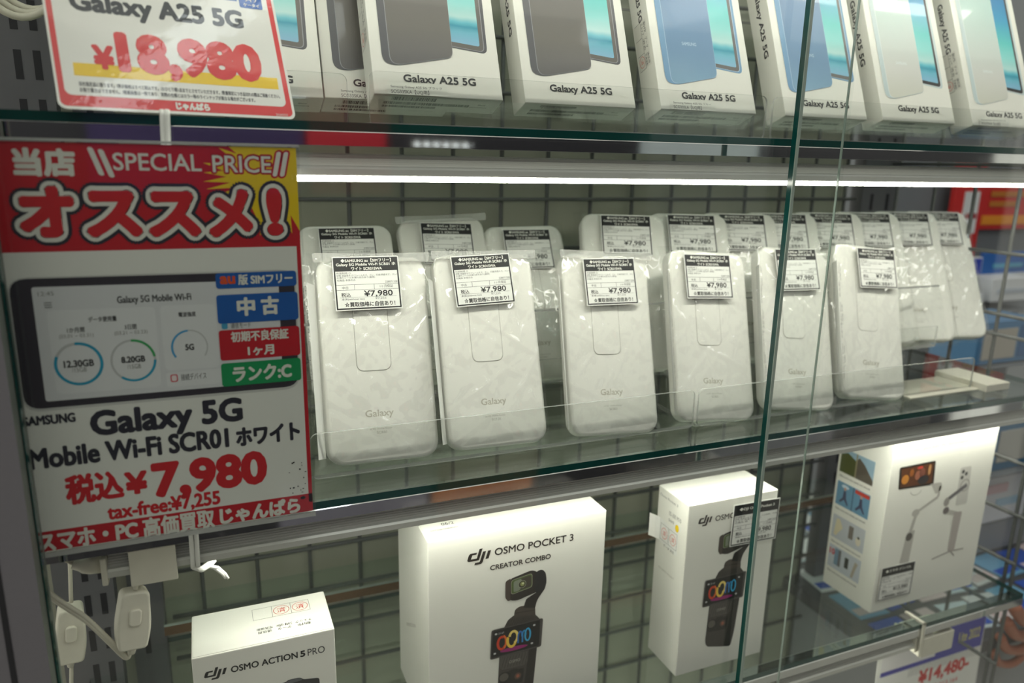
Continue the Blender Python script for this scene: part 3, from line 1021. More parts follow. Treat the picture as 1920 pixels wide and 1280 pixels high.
for x in (40.3, 44.1):
    sh = [(x + p[0] + .22 * p[1], 209.4 + p[1]) for p in rrect(-2.2, -7.6, 2.2, 7.6, 2.1, 4)]
    P.poly(sh, K_SIGNRED, 2.2)
for x in (40.3, 44.1):
    P.poly([(x + p[0] + .22 * p[1], 209.4 + p[1]) for p in rrect(-1.2, -6.6, 1.2, 6.6, 1.1, 4)], K_WHITE, 4)
big = [('オ', -83.0, 171.6, -58.4, 197.2), ('ス', -54.2, 171.2, -28.3, 195.2), ('ス', -25.8, 170.8, -.2, 195.0), ('メ', 3.4, 170.2, 26.3, 196.2), ('!', 33.4, 170.6, 42.0, 196.8)]
for s, x0, y0, x1, y1 in big:
    P.halo(s, x0, y0, x1, y1, K_NAVY, 5.6, 5, base=1.6, copies=22)
for s, x0, y0, x1, y1 in big:
    P.halo(s, x0, y0, x1, y1, K_WHITE, 3.9, 9, base=1.6, copies=22)
for s, x0, y0, x1, y1 in big:
    P.text(s, x0, y0, x1, y1, K_RED, 14, 1.7, copies=12)
# picture of the router lying sideways
P.poly(roundpoly([(-92.5, 81.5), (46.8, 81.0), (47.2, 151.6), (-92.0, 152.2)], 9), ink(206, 206, 204), 0)
P.poly(roundpoly([(-91.6, 83.0), (46.2, 82.6), (46.4, 150.6), (-91.2, 151.4)], 8), ink(52, 48, 58), 1)
P.poly(roundpoly([(-81.9, 86.6), (37.2, 86.2), (37.8, 146.0), (-81.7, 147.0)], 1.5), ink(222, 223, 228), 2)
P.poly(roundpoly([(-76.5, 90.0), (-26.6, 89.6), (-26.4, 134.0), (-76.5, 134.8)], 3), ink(230, 231, 235), 3)
P.poly(roundpoly([(-24.0, 98.2), (3.6, 98.0), (3.8, 134.0), (-24.0, 134.4)], 3), ink(230, 231, 235), 3)
P.poly(roundpoly([(-24.0, 88.6), (30, 88.4), (30, 96.6), (-24.0, 97.0)], 2), ink(230, 231, 235), 3)
P.text('12:45', -79.2, 142.4, -72.2, 144.6, K_GREY, 4)
for k in range(3):
    P.rect(-77.0, 136.2 + 1.2 * k, -73.6, 136.6 + 1.2 * k, K_TEXT, 4)
P.text('Galaxy 5G Mobile Wi-Fi', -44.0, 135.6, -8.0, 140.6, K_TEXT, 4, .12)
P.text('データ使用量', -58.2, 127.4, -45.0, 130.4, K_TEXT, 4, .08)
P.text('1か月間', -68.4, 122.4, -60.4, 125.2, K_TEXT, 4, .06)
P.text('(03.01 ~ 03.31)', -72.3, 119.2, -56.6, 121.8, K_GREY, 4)
P.text('3日間', -41.8, 122.4, -36.0, 125.2, K_TEXT, 4, .06)
P.text('(03.21 ~ 03.23)', -46.8, 119.2, -31.0, 121.8, K_GREY, 4)
P.text('電波強度', -15.2, 127.6, -6.4, 130.4, K_TEXT, 4, .06)
P.arc(-64.8, 105.6, 11.4, 11.7, 1.5, 0, 360, K_LGREY, 4)
P.arc(-64.8, 105.6, 11.4, 11.7, 1.5, 95, -205, K_CYAN, 5)
P.arc(-39.1, 105.3, 11.1, 11.7, 1.1, 0, 360, K_LGREY, 4)
P.arc(-39.1, 105.3, 11.1, 11.7, 1.3, 92, 8, ink(56, 166, 96), 5)
P.arc(-39.1, 105.3, 11.1, 11.7, 1.3, -2, -128, K_CYAN, 5)
P.arc(-10.9, 110.6, 9.4, 9.8, .7, -35, 215, K_LGREY, 4)
P.arc(-10.9, 110.6, 9.4, 9.8, 1.1, 92, 215, ink(70, 160, 214), 5)
P.text('12.30GB', -71.8, 103.9, -57.8, 107.8, K_TEXT, 5, .18)
P.text('/15GB', -68.4, 101.2, -61.6, 103.6, K_GREY, 5)
P.text('8.20GB', -45.0, 104.2, -33.4, 107.8, K_TEXT, 5, .18)
P.text('/15GB', -42.4, 100.8, -35.8, 103.2, K_GREY, 5)
P.text('5G', -13.2, 108.8, -8.7, 112.4, K_TEXT, 5, .18)
P.poly(rrect(-21.9, 91.4, -18.2, 95.8, 1), ink(216, 84, 100), 5)
P.poly(rrect(-21.3, 92.0, -18.8, 95.2, .7), ink(240, 226, 228), 6)
P.text('接続デバイス', -16.6, 91.8, -3.6, 95.6, K_TEXT, 5)
P.poly(rrect(6.2, 119.4, 9.4, 122.8, 1), ink(70, 160, 200), 5)
P.text('通信モード', 11.0, 119.6, 21.6, 122.6, K_TEXT, 5)
for (x0, y0, x1, y1, c) in ((4.9, 142.2, 47.6, 150.8, K_BLUE), (4.5, 122.6, 47.8, 138.7, K_BLUE), (4.4, 101.4, 47.8, 118.8, K_SIGNRED), (4.3, 86.2, 47.7, 99.7, K_GREEN)):
    P.poly(rrect(x0, y0, x1, y1, 1.6), c, 7)
P.text('au', 7.0, 144.6, 15.0, 149.2, K_ORANGE, 9, .4)
P.text('版 SIMフリー', 16.4, 143.8, 45.6, 149.8, K_WHITE, 9, .22)
P.text('中', 14.8, 126.2, 24.6, 137.0, K_WHITE, 9, .55)
P.text('古', 27.6, 126.2, 37.4, 137.0, K_WHITE, 9, .55)
P.text('初期不良保証', 10.6, 111.6, 41.8, 117.8, K_WHITE, 9, .22)
P.text('1ヶ月', 19.0, 103.0, 33.4, 109.0, K_WHITE, 9, .28)
P.text('ランク:C', 10.1, 88.2, 42.5, 97.6, K_WHITE, 9, .45)
P.text('SAMSUNG', -93.4, 74.0, -69.4, 79.4, K_NAVY, 3, .3)
P.text('Galaxy 5G', -63.2, 60.6, 14.2, 79.4, K_NAVY, 3, .85)
P.text('Mobile Wi-Fi SCR01', -93.2, 49.6, 5.7, 61.6, K_NAVY, 3, .6)
P.text('ホワイト', 9.4, 49.2, 45.4, 60.8, K_NAVY, 3, .6)
P.text('税込', -78.6, 26.8, -50.4, 44.4, K_RED, 3, .75)
P.text('¥', -49.9, 28.2, -38.2, 42.0, K_RED, 3, .8)
P.text('7,980', -36.3, 21.2, 25.6, 45.6, K_RED, 3, 1.3, copies=12)
P.text('tax-free:¥7,255', -60.0, 13.8, -1.4, 24.2, K_RED, 3, .4)
P.text('スマホ・PC', -94.6, 1.6, -45.6, 12.8, K_WHITE, 3, .5)
P.text('高価買取', -43.2, .8, -5.3, 13.2, K_WHITE, 3, .4)
P.text('じゃんぱら', -2.6, 1.8, 43.4, 12.6, K_WHITE, 3, .55)
# torn and scuffed spots near the lower right corner
rr = random.Random(5)
for k in range(16):
    P.poly(ell(rr.uniform(38, 48), rr.uniform(14, 36), rr.uniform(.2, .7), rr.uniform(.2, .6), 7), K_BLACK, 4)
P.poly(ell(45.2, 11.5, 1.6, 1.0, 9), K_BLACK, 6)
P.build('printed_face', sign)

# white twist tie that holds the sign to the shelves
tie = thing('twist_tie', 'white twist tie strapping the sign to the shelf above', 'tie', None)
b = MB(); b.tube([(-12.5, -2.2, 236), (-12.6, -3.4, 233), (-13.2, -3.2, 221), (-13.4, -6, 215), (-13.6, -14.2, 213)], 1.6, M_PAPER, 6)
b.tube([(-15.0, -2.2, 236), (-15.1, -3.4, 233), (-15.6, -3.2, 221), (-15.8, -6, 215), (-16.0, -14.2, 213)], 1.3, M_PAPER, 6); b.build('strap', tie)
tie = thing('twist_tie', 'white twist tie knotted round the LED rail below the sign', 'tie', None)
b = MB()
for dx in (0, 2.9):
    b.tube([(-19.4 + dx, -2.4, 2), (-19.4 + dx, -2.6, -12), (-19.6 + dx, -1.8, -20), (-19.9 + dx, 1.0, -27.5), (-20 + dx, 1.6, -31.5)], 1.5, M_PAPER, 6)
b.build('strap', tie)
b = MB()
b.tube([(-20, 1.4, -31.6), (-15.6, 14, -40.6), (-10.4, 26, -44), (-7.3, 26, -42.4)], [1.2, 2.0, 2.2, 1.0], M_PAPER, 7)
b.tube([(-13.5, 22, -43), (-8.3, 26, -47.4), (-3.7, 26, -53.0), (-2.1, 26, -56.6)], [1.2, 1.5, 1.3, 1.0], M_PAPER, 6)
b.tube([(-12.5, 22, -43.4), (-6.4, 26, -48.0), (-2.3, 26, -53.6), (-.6, 26, -57.2)], [1.2, 1.3, 1.2, .9], M_PAPER, 6)
b.build('twisted_end', tie)

# ------------------------------------------------------------------ glossy price card on the upper shelf
M_GLOSSCARD = mat('glossy_laminate', rgb(232, 231, 226), rough=.25, var=.015, coat=.7, bump=.12, bscale=130)
def gloss(r, g, b):
    return mat('gloss_ink_%d_%d_%d' % (r, g, b), rgb(r, g, b), rough=.3, var=.02, coat=.7, bump=.12, bscale=130)
card = thing('price_card', 'tilted laminated price card reading ¥18,980 on the upper shelf', 'price card', frame(-57.4, -10, 235.3, 25, 11.5, 0))
b = MB(); b.prism(rrect(-3.6, -1.0, 114.6, 81, 4), -.5, 0, M_GLOSSCARD, M_ACEDGE); b.build('laminate', card)
P = Print(.04)
P.poly(rrect(-2.4, .6, 113.2, 80, 3), gloss(214, 40, 42), 0)
P.poly(rrect(.2, 6.6, 110.4, 78.6, 3.4), M_GLOSSCARD, 1)
P.text('Galaxy A25 5G', 8.0, 50.4, 94.6, 65.2, gloss(40, 44, 52), 3, .7)
P.raw([(5.4, 17.3), (107.8, 17.3), (108, 24.4), (5.6, 24.4)], [(0, 1, 2, 3)], gloss(240, 200, 20), 2)
red = gloss(214, 30, 36)
P.text('¥', 14.8, 21.6, 25.0, 35.4, red, 4, .8)
P.text('18,980', 26.0, 17.6, 100.4, 44.2, red, 4, 1.7, copies=12)
P.text('当社指定品に限ります。/表示価格はすべて税込です。/おひとり様1点までとさせていただきます。/数量限定につき品切れの際はご容赦ください。', 6.8, 11.7, 107.6, 14.2, gloss(60, 60, 64), 3, .05)
P.text('お取り置きはできません。/掲載画像は一例であり、実際の仕様とはカラー等のラインナップが異なる場合がございます。', 6.8, 8.4, 93.0, 10.9, gloss(60, 60, 64), 3, .05)
P.text('じゃんぱら', 50.6, 1.4, 67.9, 6.0, M_GLOSSCARD, 3, .3)
P.text('20260522', 103.4, .9, 110.2, 2.2, M_GLOSSCARD, 3)
P.poly(rrect(94.4, 67.4, 107.4, 78, 1), gloss(36, 92, 176), 3)
P.text('ケータイ', 96.6, 68.4, 105.6, 70.6, M_GLOSSCARD, 5, .1)
P.text('ライフ', 97.6, 71.6, 104.6, 74.0, M_GLOSSCARD, 5, .1)
P.border(84.6, 71.0, 93.2, 78, .6, gloss(36, 92, 176), 3)
P.build('printed_face', card)

# ------------------------------------------------------------------ camera boxes on the lowest shelf
def carton(name, x0, y0, z0, w, d, h, label):
    t = thing(name, label, 'box', frame(x0, y0, z0), 'white camera boxes on the lowest shelf')
    b = MB(); b.cbox(0, 0, -d, w, h, 0, M_CARD, .7); b.build('carton', t)
    b = MB()
    b.box(1.2, h - .06, -d + 1.0, w - 1.2, h + .35, -.9, M_CARD); b.build('lid_flap', t)
    return t

G_DK, G_MID, G_LT = ink(40, 36, 34), ink(66, 61, 57), ink(96, 90, 84)
def camera_picture(P, ox, oz):
    """pocket gimbal camera, drawn in the big box's picture coordinates shifted by ox, oz"""
    def q(pts):
        return [(x + ox, z + oz) for x, z in pts]
    P.poly(q(roundpoly([(194.8, -168), (227.8, -169), (225.4, -204), (222.6, -219.4), (196, -213.4), (193.6, -208)], [1, 1, 6, 3, 3, 3])), G_DK, 0)
    P.poly(q(roundpoly([(194.8, -168), (220.8, -170), (217.2, -202), (214.6, -217.8), (195.8, -213.2), (194, -206)], [1, 1, 6, 2, 3, 3])), G_MID, 1)
    P.poly(q(roundpoly([(195.4, -171), (220.4, -172), (219.4, -181.6), (216.6, -184.2), (197, -183.6), (195.6, -181)], 1.2)), ink(84, 79, 75), 2)
    for k in range(9):
        P.line((196.6 + ox + 2.6 * k, -182.6 + oz), (199.4 + ox + 2.6 * k, -172.4 + oz), .35, G_DK, 2.5)
    P.text('OSMO', 203.2 + ox, -179.2 + oz, 213.0 + ox, -176.6 + oz, ink(164, 160, 154), 3)
    P.poly(q(roundpoly([(194.8, -187), (216.6, -186.4), (215.6, -199.6), (195.2, -198.4)], 2.5)), G_DK, 3)
    P.poly(q(ell(199.4, -191.2, 5.4, 5.0)), ink(30, 28, 27), 4)
    P.poly(q(ell(199.0, -190.8, 4.0, 3.7)), G_LT, 5)
    P.poly(q(ell(211.2, -192.8, 3.0, 3.1)), ink(96, 72, 62), 4)
    P.poly(q(ell(211.2, -192.8, 1.5, 1.6)), ink(160, 92, 70), 5)
    P.poly(q(rrect(203.6, -187.4, 210.8, -185.4, .6)), G_DK, 5)
    P.poly(q(roundpoly([(198.0, -146), (201.6, -139.2), (207.0, -136), (223.4, -137.6), (229.8, -145.2), (229.8, -150), (198, -150)], [1, 1.5, 2, 2, 2, .5, .5])), G_MID, 1)
    for k in range(11):
        P.line((200.4 + ox + 2.1 * k, -145.4 + oz), (203.2 + ox + 2.1 * k, -139.6 + oz), .4, G_DK, 2)
    P.poly(q(roundpoly([(206.6, -138), (207.2, -131.4), (212, -129), (224.8, -131.6), (225.4, -140)], [.5, 2, 3, 1, .5])), ink(74, 66, 60), 3)
    P.line((206.8 + ox, -134.4 + oz), (225 + ox, -135.6 + oz), .5, G_DK, 4)
    P.poly(q(roundpoly([(214.6, -131.4), (216.8, -124), (229.6, -118), (233.2, -118), (226.4, -127), (224.9, -133.6)], [.5, 1.5, 1, 1, 3, .5])), G_DK, 4)
    P.poly(q(roundpoly([(198.8, -104.6), (203, -103.0), (205, -121.8), (201.2, -122.4), (198.8, -119)], [2, .5, .5, 1, 2])), ink(78, 68, 62), 3)
    P.poly(q(roundpoly([(203, -103.2), (221.4, -99.2), (227, -102.6), (227, -119.4), (209, -123.6), (203.2, -122.2)], [2, 3, 2, 3, 3, 1.5])), ink(46, 42, 38), 4)
    P.poly(q(roundpoly([(224.6, -101.6), (229.8, -100.2), (233.4, -104), (234.4, -112), (232.8, -119.2), (226, -121.4), (223.4, -117)], 2.4)), ink(38, 38, 40), 5)
    P.poly(q(roundpoly([(203.4, -104.6), (221.6, -101.8), (222.0, -114.2), (203.6, -117.4)], 2.6)), ink(158, 160, 140), 6)
    P.poly(q(roundpoly([(203.8, -105.0), (221.2, -102.3), (221.5, -113.8), (204.0, -116.9)], 2.4)), ink(86, 104, 58), 7)
    P.poly(q(roundpoly([(205.6, -105.9), (220.6, -103.4), (220.9, -113.2), (205.8, -115.6)], 2.0)), ink(70, 66, 56), 8)
    P.poly(q(roundpoly([(205.6, -105.9), (212.6, -104.7), (211.4, -114.7), (205.8, -115.6)], 1.8)), ink(132, 140, 124), 9)
    P.poly(q(ell(213.0, -109.8, 3.3, 3.3)), ink(60, 60, 48), 10)
    P.arc(213.0 + ox, -109.8 + oz, 3.4, 3.4, .4, 0, 360, ink(160, 164, 140), 11)
    P.poly(q(ell(213.2, -109.6, 1.9, 1.9)), ink(150, 156, 96), 11)
    P.poly(q(ell(213.6, -109.2, .8, .8)), ink(226, 230, 190), 12)
    # flip screen
    P.poly(q(roundpoly([(187.6, -145.0), (232.2, -144.4), (231.2, -170.4), (186.8, -171.4)], 2.0)), ink(74, 70, 68), 12)
    P.poly(q(roundpoly([(189.0, -146.0), (229.6, -145.4), (229.2, -169.0), (187.6, -170.0)], 1.4)), ink(14, 12, 14), 13)
    P.poly(q(ell(207, -166.0, 12, 1.8)), ink(150, 20, 110), 14)
    def ring(cx, cz, rx, rz, t, a0, a1, c, l):
        P.arc(cx + ox, cz + oz, rx, rz, t, a0, a1, c, l, 20)
    ring(196.4, -158.4, 4.4, 6.6, 2.2, 60, 330, ink(206, 60, 30), 15)
    ring(197.4, -158.0, 3.6, 6.6, 1.8, -70, 80, ink(224, 110, 40), 15.5)
    ring(205.0, -157.6, 4.8, 7.2, 2.3, 150, 330, ink(236, 196, 70), 16)
    ring(206.4, -155.4, 4.6, 6.4, 2.2, -80, 170, ink(240, 214, 120), 16.5)
    ring(212.2, -156.6, 2.4, 5.6, 1.5, 0, 180, ink(40, 110, 190), 17)
    ring(215.6, -156.6, 2.2, 5.6, 1.4, 0, 180, ink(40, 140, 206), 17.5)
    ring(218.8, -156.0, 3.0, 6.2, 1.5, 0, 360, ink(60, 170, 220), 18)
    P.rect(209.8 + ox, -162 + oz, 211.2 + ox, -156 + oz, ink(40, 110, 190), 17)
    P.rect(213.6 + ox, -162 + oz, 215.0 + ox, -156 + oz, ink(40, 130, 200), 17.2)
    for (x, z) in ((191.4, -149.2), (224.4, -149.0), (190.6, -166.6), (222.8, -165.2)):
        P.poly(q(rrect(x - 1.0, z - .8, x + 1.0, z + .8, .4)), ink(196, 196, 196), 15)
    P.text('25.60', 193.4 + ox, -150.0 + oz, 198.2 + ox, -148.4 + oz, ink(190, 190, 190), 15)

X0, Y0, Z0, W_, D_, H_ = 136.5, 30, -230.8, 149.8, 92, 171.6
big = carton('camera_box', X0, Y0, Z0, W_, D_, H_, 'large white camera box marked CREATOR COMBO, overlit from above')
P = Print(.12)
ox, oz = -X0, -Z0
dji(P, 167.2 + ox, -85.2 + oz, 186.4 + ox, -72.4 + oz, ink(44, 38, 34))
P.text('OSMO POCKET 3', 189.4 + ox, -80.6 + oz, 257.0 + ox, -74.4 + oz, ink(44, 40, 36), 1, .14)
P.text('CREATOR COMBO', 185.8 + ox, -92.6 + oz, 237.4 + ox, -88.2 + oz, ink(60, 56, 50), 1, .16)
camera_picture(P, ox, oz)
P.build('front_print', big)
P = Print(.12)
P.text('06/2', 17, 20, 27, 24, K_TEXT, 0); P.text('中古', 42, 26, 49, 29, K_GREY, 0); P.text('SWTZNB700384PWH', 6, 13, 28, 15.4, K_GREY, 0); P.text('228071002', 17, 28, 33, 31.4, K_GREY, 0)
P.build('top_print', big, basis((0, H_ + .5, 0), (1, 0, 0), (0, 0, -1)))
P = Print(.12)
P.text('OSMO POCKET 3 CREATOR', 0, 0, 34, 2.6, ink(150, 146, 136), 0)
P.build('side_print', big, basis((0, 60, -66), (0, .5, .866), (0, .866, -.5)))

X0, Y0, Z0, W_, D_, H_ = 361.8, 23, -230.8, 95, 45, 165.8
op = carton('camera_box', X0, Y0, Z0, W_, D_, H_, 'tall white camera box with a gimbal picture and ¥49,980 tag')
P = Print(.12)
ox, oz = -X0, -Z0
dji(P, 372.6 + ox, -86.6 + oz, 386.9 + ox, -76.6 + oz, ink(44, 38, 34))
P.text('OSMO POCKET 3', 390.2 + ox, -84.2 + oz, 447 + ox, -79.0 + oz, ink(60, 56, 50), 1, .1)
camera_picture(P, 197.6 - X0, 5.0 - Z0)
P.build('front_print', op)
P = Print(.12)
P.text('Osmo Pocket 3', 3, 157.5, 30, 160, K_GREY, 0)
P.text('05-300 M10', 18, 145, 36, 149, K_GREY, 0); P.text('04/9', 18, 139, 26, 142, K_GREY, 0)
P.poly(ell(31, 138, 2.6, 3.4), K_YEL, 0)
P.text('DJI OSMO POCKET', 8, 88, 32, 90.4, ink(170, 166, 156), 0)
P.build('side_print', op, basis((0, 0, -D_), (0, 0, 1), (0, 1, 0)))
b = MB()
N = 8
for i in range(N):
    u0, u1 = -3 + 37 * i / N, -3 + 37 * (i + 1) / N
    w0, w1 = (.5 + 3.2 * max(0, 1 - u0 / 10) ** 2), (.5 + 3.2 * max(0, 1 - u1 / 10) ** 2)
    b.add([(u0, 116 - u0 * .1, w0), (u1, 116 - u1 * .1, w1), (u1, 138 - u1 * .1, w1), (u0, 138 - u0 * .1, w0)], [(0, 1, 2, 3)], M_PAPER)
st = b.build('inspection_sticker', op, basis((0, 0, -D_), (0, 0, 1), (0, 1, 0)))
P = Print(.8)
for x in (8, 21):
    P.border(x, 117.4, x + 12, 133, .3, K_GREY, 0)
    P.arc(x + 6, 125, 4.4, 5.2, .4, 0, 360, K_STAMP, 0)
    P.text('済', x + 3.6, 122.6, x + 8.4, 127.4, K_STAMP, 0)
P.text('データ 消去', 14, 112.6, 30, 115.4, K_TEXT, 0)
P.build('stamp_print', st)
ME_TAG2 = price_label_print(l1='◆DJI Osmo Pocket 3', l2='', l3=None, price='¥49,980', tax='¥45,437', num='228071604',
                            tri=('利用制限', '状態 本体小キズ、スレ/レンズ良好、外箱', 'マップ 充電ケーブル', '付属品 箱')).mesh('label_print')
lb = put('price_label', ME_LABEL, op, Matrix.Translation(((407.0 - X0) * MM, (-111.0 - Z0) * MM, 1.6 * MM)) @ Matrix.Rotation(math.radians(-1.2), 4, 'Z') @ Matrix.Diagonal((1.07, 1.03, 1, 1)))
put('label_print', ME_TAG2, lb)

X0, Y0, Z0, W_, D_, H_ = -26.9, 21.8, -230.8, 92.8, 50.3, 122.6
act = carton('camera_box', X0, Y0, Z0, W_, D_, H_, 'low white camera box marked ACTION 5 PRO, below the red sign')
P = Print(.12)
ox, oz = -X0, -Z0
dji(P, -20.2 + ox, -127.0 + oz, -5.8 + ox, -118.2 + oz, K_BLACK)
P.text('OSMO ACTION', -3.4 + ox, -125.0 + oz, 40.2 + ox, -120.0 + oz, K_BLACK, 1, .16)
P.text('5', 41.8 + ox, -125.0 + oz, 45.3 + ox, -120.0 + oz, K_BLACK, 1, .3)
P.text('PRO', 46.9 + ox, -125.2 + oz, 58.6 + ox, -119.8 + oz, K_TEXT, 1)
P.poly(roundpoly([(18 + ox, -142.4 + oz), (31 + ox, -142.0 + oz), (33 + ox, -140.6 + oz), (41 + ox, -140.8 + oz), (43 + ox, -143 + oz), (54 + ox, -144.6 + oz), (54 + ox, -190 + oz), (18 + ox, -188 + oz)], 2), ink(46, 46, 48), 1)
P.poly(roundpoly([(31 + ox, -142.4 + oz), (33.6 + ox, -141.0 + oz), (40.6 + ox, -141.2 + oz), (42.6 + ox, -143.2 + oz), (34 + ox, -144 + oz)], .8), ink(96, 100, 104), 2)
P.poly(ell(31 + ox, -160 + oz, 13, 13), K_BLACK, 3)
P.build('front_print', act)
P = Print(.12)
P.border(40.4, 28.4, 80.2, 42.4, .25, K_GREY, 0)
for x in (53.7, 66.9):
    P.rect(x, 28.4, x + .25, 42.4, K_GREY, 0)
for x in (60.3, 73.5):
    P.arc(x, 35.4, 5.6, 5.4, .35, 0, 360, K_STAMP, 0)
    P.text('済', x - 3, 32.4, x + 3, 38.4, K_STAMP, 0)
P2 = Print(.12)
for k, (a, c) in enumerate((('動作', 'チェック'), ('データ', '消去'), ('通信用', '写真撮影'))):
    P2.text(a, 2 + 13.2 * k, 5.4, 11 + 13.2 * k, 8.4, K_TEXT, 0)
    P2.text(c, 1 + 13.2 * k, 1.6, 12 + 13.2 * k, 4.4, K_TEXT, 0)
P.build('top_print', act, basis((0, H_ + .5, 0), (1, 0, 0), (0, 0, -1)))
P2.build('top_print_upside_down', act, basis((80.2, H_ + .5, -19.4), (-1, 0, 0), (0, 0, 1)))

X0, Y0, Z0, W_, D_, H_ = 606.5, 33, -230.8, 150, 64.5, 186
gb = carton('gimbal_box', X0, Y0, Z0, W_, D_, H_, 'white phone gimbal box with picture strip on its left side')
P = Print(.12)
ox, oz = -X0, -Z0
def q(pts):
    return [(x + ox, z + oz) for x, z in pts]
P.text('Your pocket AI filmmaker', 628 + ox, -58.4 + oz, 715 + ox, -52.6 + oz, ink(190, 187, 176), 0, .1)
P.poly(q(roundpoly([(618, -71.8), (668, -71.4), (670, -98), (620.4, -96.0)], 2.5)), ink(40, 34, 30), 0)
P.poly(q([(621, -74), (665.4, -73.6), (667.2, -95.6), (622.8, -94)]), ink(92, 50, 22), 1)
for (x, z, rx, rz, c) in ((628, -86, 5, 5, ink(198, 130, 50)), (636, -80, 3, 4, ink(150, 86, 34)), (645, -84, 4, 5, ink(156, 96, 74)), (651, -82, 4, 5, ink(128, 76, 60)), (654, -90, 8, 5, ink(48, 44, 46)), (661, -80, 2, 6, ink(190, 140, 90)), (647, -76, 4, 1.6, ink(190, 60, 50))):
    P.poly(q(ell(x, z, rx, rz, 14)), c, 2)
WG, WG2 = ink(190, 187, 180), ink(160, 155, 150)
P.poly(q(roundpoly([(664, -96.4), (682, -97), (683.4, -104), (676, -110), (668, -98.6)], 3)), WG, 1)
for a, c, w in (((681, -101), (680, -113), 3.2), ((680, -113), (652, -125.4), 3.0), ((652, -125.6), (646.4, -150), 4.4)):
    P.line((a[0] + ox, a[1] + oz), (c[0] + ox, c[1] + oz), w, WG, 1)
P.poly(q(ell(650.6, -126, 5.4, 4.2)), WG, 2)
P.poly(q(roundpoly([(642.4, -147), (653.6, -145), (651.2, -186), (637.6, -186)], 2)), WG, 2)
P.poly(q(ell(646.4, -152, 4.6, 4.6)), ink(92, 88, 84), 3)
P.arc(646 + ox, -100 + oz, 8, 6, .8, 190, 350, WG, 1)
P.poly(q(roundpoly([(706.8, -85), (723.4, -85), (726, -128), (708.6, -128)], 3)), ink(206, 204, 198), 1)
for (x, z) in ((712, -90), (717, -93), (711.6, -96.4)):
    P.poly(q(ell(x, z, 2.2, 2.2, 12)), ink(60, 58, 58), 2)
P.arc(718 + ox, -106 + oz, 7, 7, 1.2, 0, 360, WG2, 2)
P.line((694 + ox, -119 + oz), (721 + ox, -106 + oz), 4.6, ink(110, 106, 110), 3)
P.poly(q(ell(694, -121, 4, 5)), WG2, 4)
P.poly(q(ell(695.4, -131, 4.4, 4)), ink(112, 104, 104), 4)
P.line((696 + ox, -132 + oz), (714 + ox, -138 + oz), 5, WG, 3)
P.poly(q(roundpoly([(708.4, -135), (720.6, -136), (718.4, -182), (708.6, -181)], 2)), ink(178, 170, 166), 4)
for a, c in (((713, -181), (686, -185.4)), ((713, -181), (733, -181.8)), ((713, -181), (720, -188))):
    P.line((a[0] + ox, a[1] + oz), (c[0] + ox, c[1] + oz), 1.6, WG2, 3)
P.build('front_print', gb)
# picture strip on the left side (u from the back edge to the front edge)
P = Print(.12)
def sy(y):
    return D_ - (y - 33)
pics = [(-72, -98), (-108.6, -135), (-147, -173.4), (-182, -208)]
for k, (zt, zb) in enumerate(pics):
    x0, x1 = sy(94), sy(51.5)
    zt, zb = zt - Z0, zb - Z0
    base = (ink(150, 178, 196), ink(104, 150, 180), ink(196, 200, 206), ink(196, 202, 210))[k]
    P.rect(x0, zb, x1, zt, base, 0)
    w = x1 - x0
    if k == 0:
        P.poly([(x0, zb), (x0 + w * .46, zb), (x0 + w * .46, zt - 8), (x0 + w * .2, zt - 3), (x0, zt - 7)], ink(84, 88, 50), 1)
        P.poly([(x0 + w * .5, zb), (x1, zb), (x1, zb + 5), (x0 + w * .72, zt - 8), (x0 + w * .55, zt - 3), (x0 + w * .5, zt - 6)], ink(96, 88, 78), 2)
        P.rect(x0 + w * .46, zb, x0 + w * .5, zt, ink(150, 140, 110), 3)
    elif k == 1:
        P.rect(x0 + w * .49, zb, x0 + w * .51, zt, ink(40, 60, 80), 1)
        P.rect(x0 + w * .55, zt - 5, x1 - 1, zt - 1, ink(206, 64, 48), 1)
        P.poly(ell(x0 + w * .25, zt - 4, 5, 2, 12), ink(206, 222, 232), 1)
        for xx in (x0 + w * .25, x0 + w * .75):
            P.poly([(xx - 1.5, zb + 18), (xx + 1.5, zb + 18), (xx + 2.5, zb + 10), (xx + 6, zb + 4), (xx + 4.6, zb + 3), (xx, zb + 8), (xx - 5, zb + 3), (xx - 6, zb + 5), (xx - 2, zb + 10)], ink(66, 70, 96), 2)
            P.poly(ell(xx, zb + 20, 1.6, 1.9, 10), ink(196, 150, 128), 2)
    elif k == 2:
        P.poly([(x0 + 3, zb + 4), (x0 + 6, zb + 3), (x0 + 14, zb + 15), (x0 + 9, zt - 3), (x0 + 5, zt - 4)], ink(222, 212, 180), 1)
        P.rect(x0 + 22, zb + 8, x0 + 28, zt - 4, ink(120, 112, 104), 1)
        P.poly(ell(x0 + 35, zb + 10, 3.4, 5, 14), ink(222, 214, 196), 1)
        P.poly(ell(x0 + 35, zb + 14, 1.5, 1.5, 10), ink(60, 56, 52), 2)
    else:
        P.text('10', x0 + 1, zt - 11, x0 + 8, zt - 4, K_RED, 1, .3)
        P.rect(x0 + 8, zb + 5, x0 + 16, zt - 2, ink(120, 150, 176), 1)
        P.rect(x0 + 13, zb + 5, x0 + 16.6, zt - 2, ink(112, 112, 116), 2)
        P.rect(x0 + 22, zb + 8, x0 + 27, zt - 6, ink(50, 54, 48), 1)
        P.poly([(x0 + 31, zb + 2), (x0 + 34, zb + 2), (x0 + 37, zb + 14), (x0 + 39, zt - 6), (x0 + 35, zt - 5), (x0 + 33, zb + 12)], ink(176, 166, 150), 1)
    P.text('Make every shot steady and smooth', x0 + 1, zb - 6, x1 - 2, zb - 3.4, ink(110, 106, 100), 1, .05)
P.build('side_print', gb, basis((0, 0, -D_), (0, 0, 1), (0, 1, 0)))
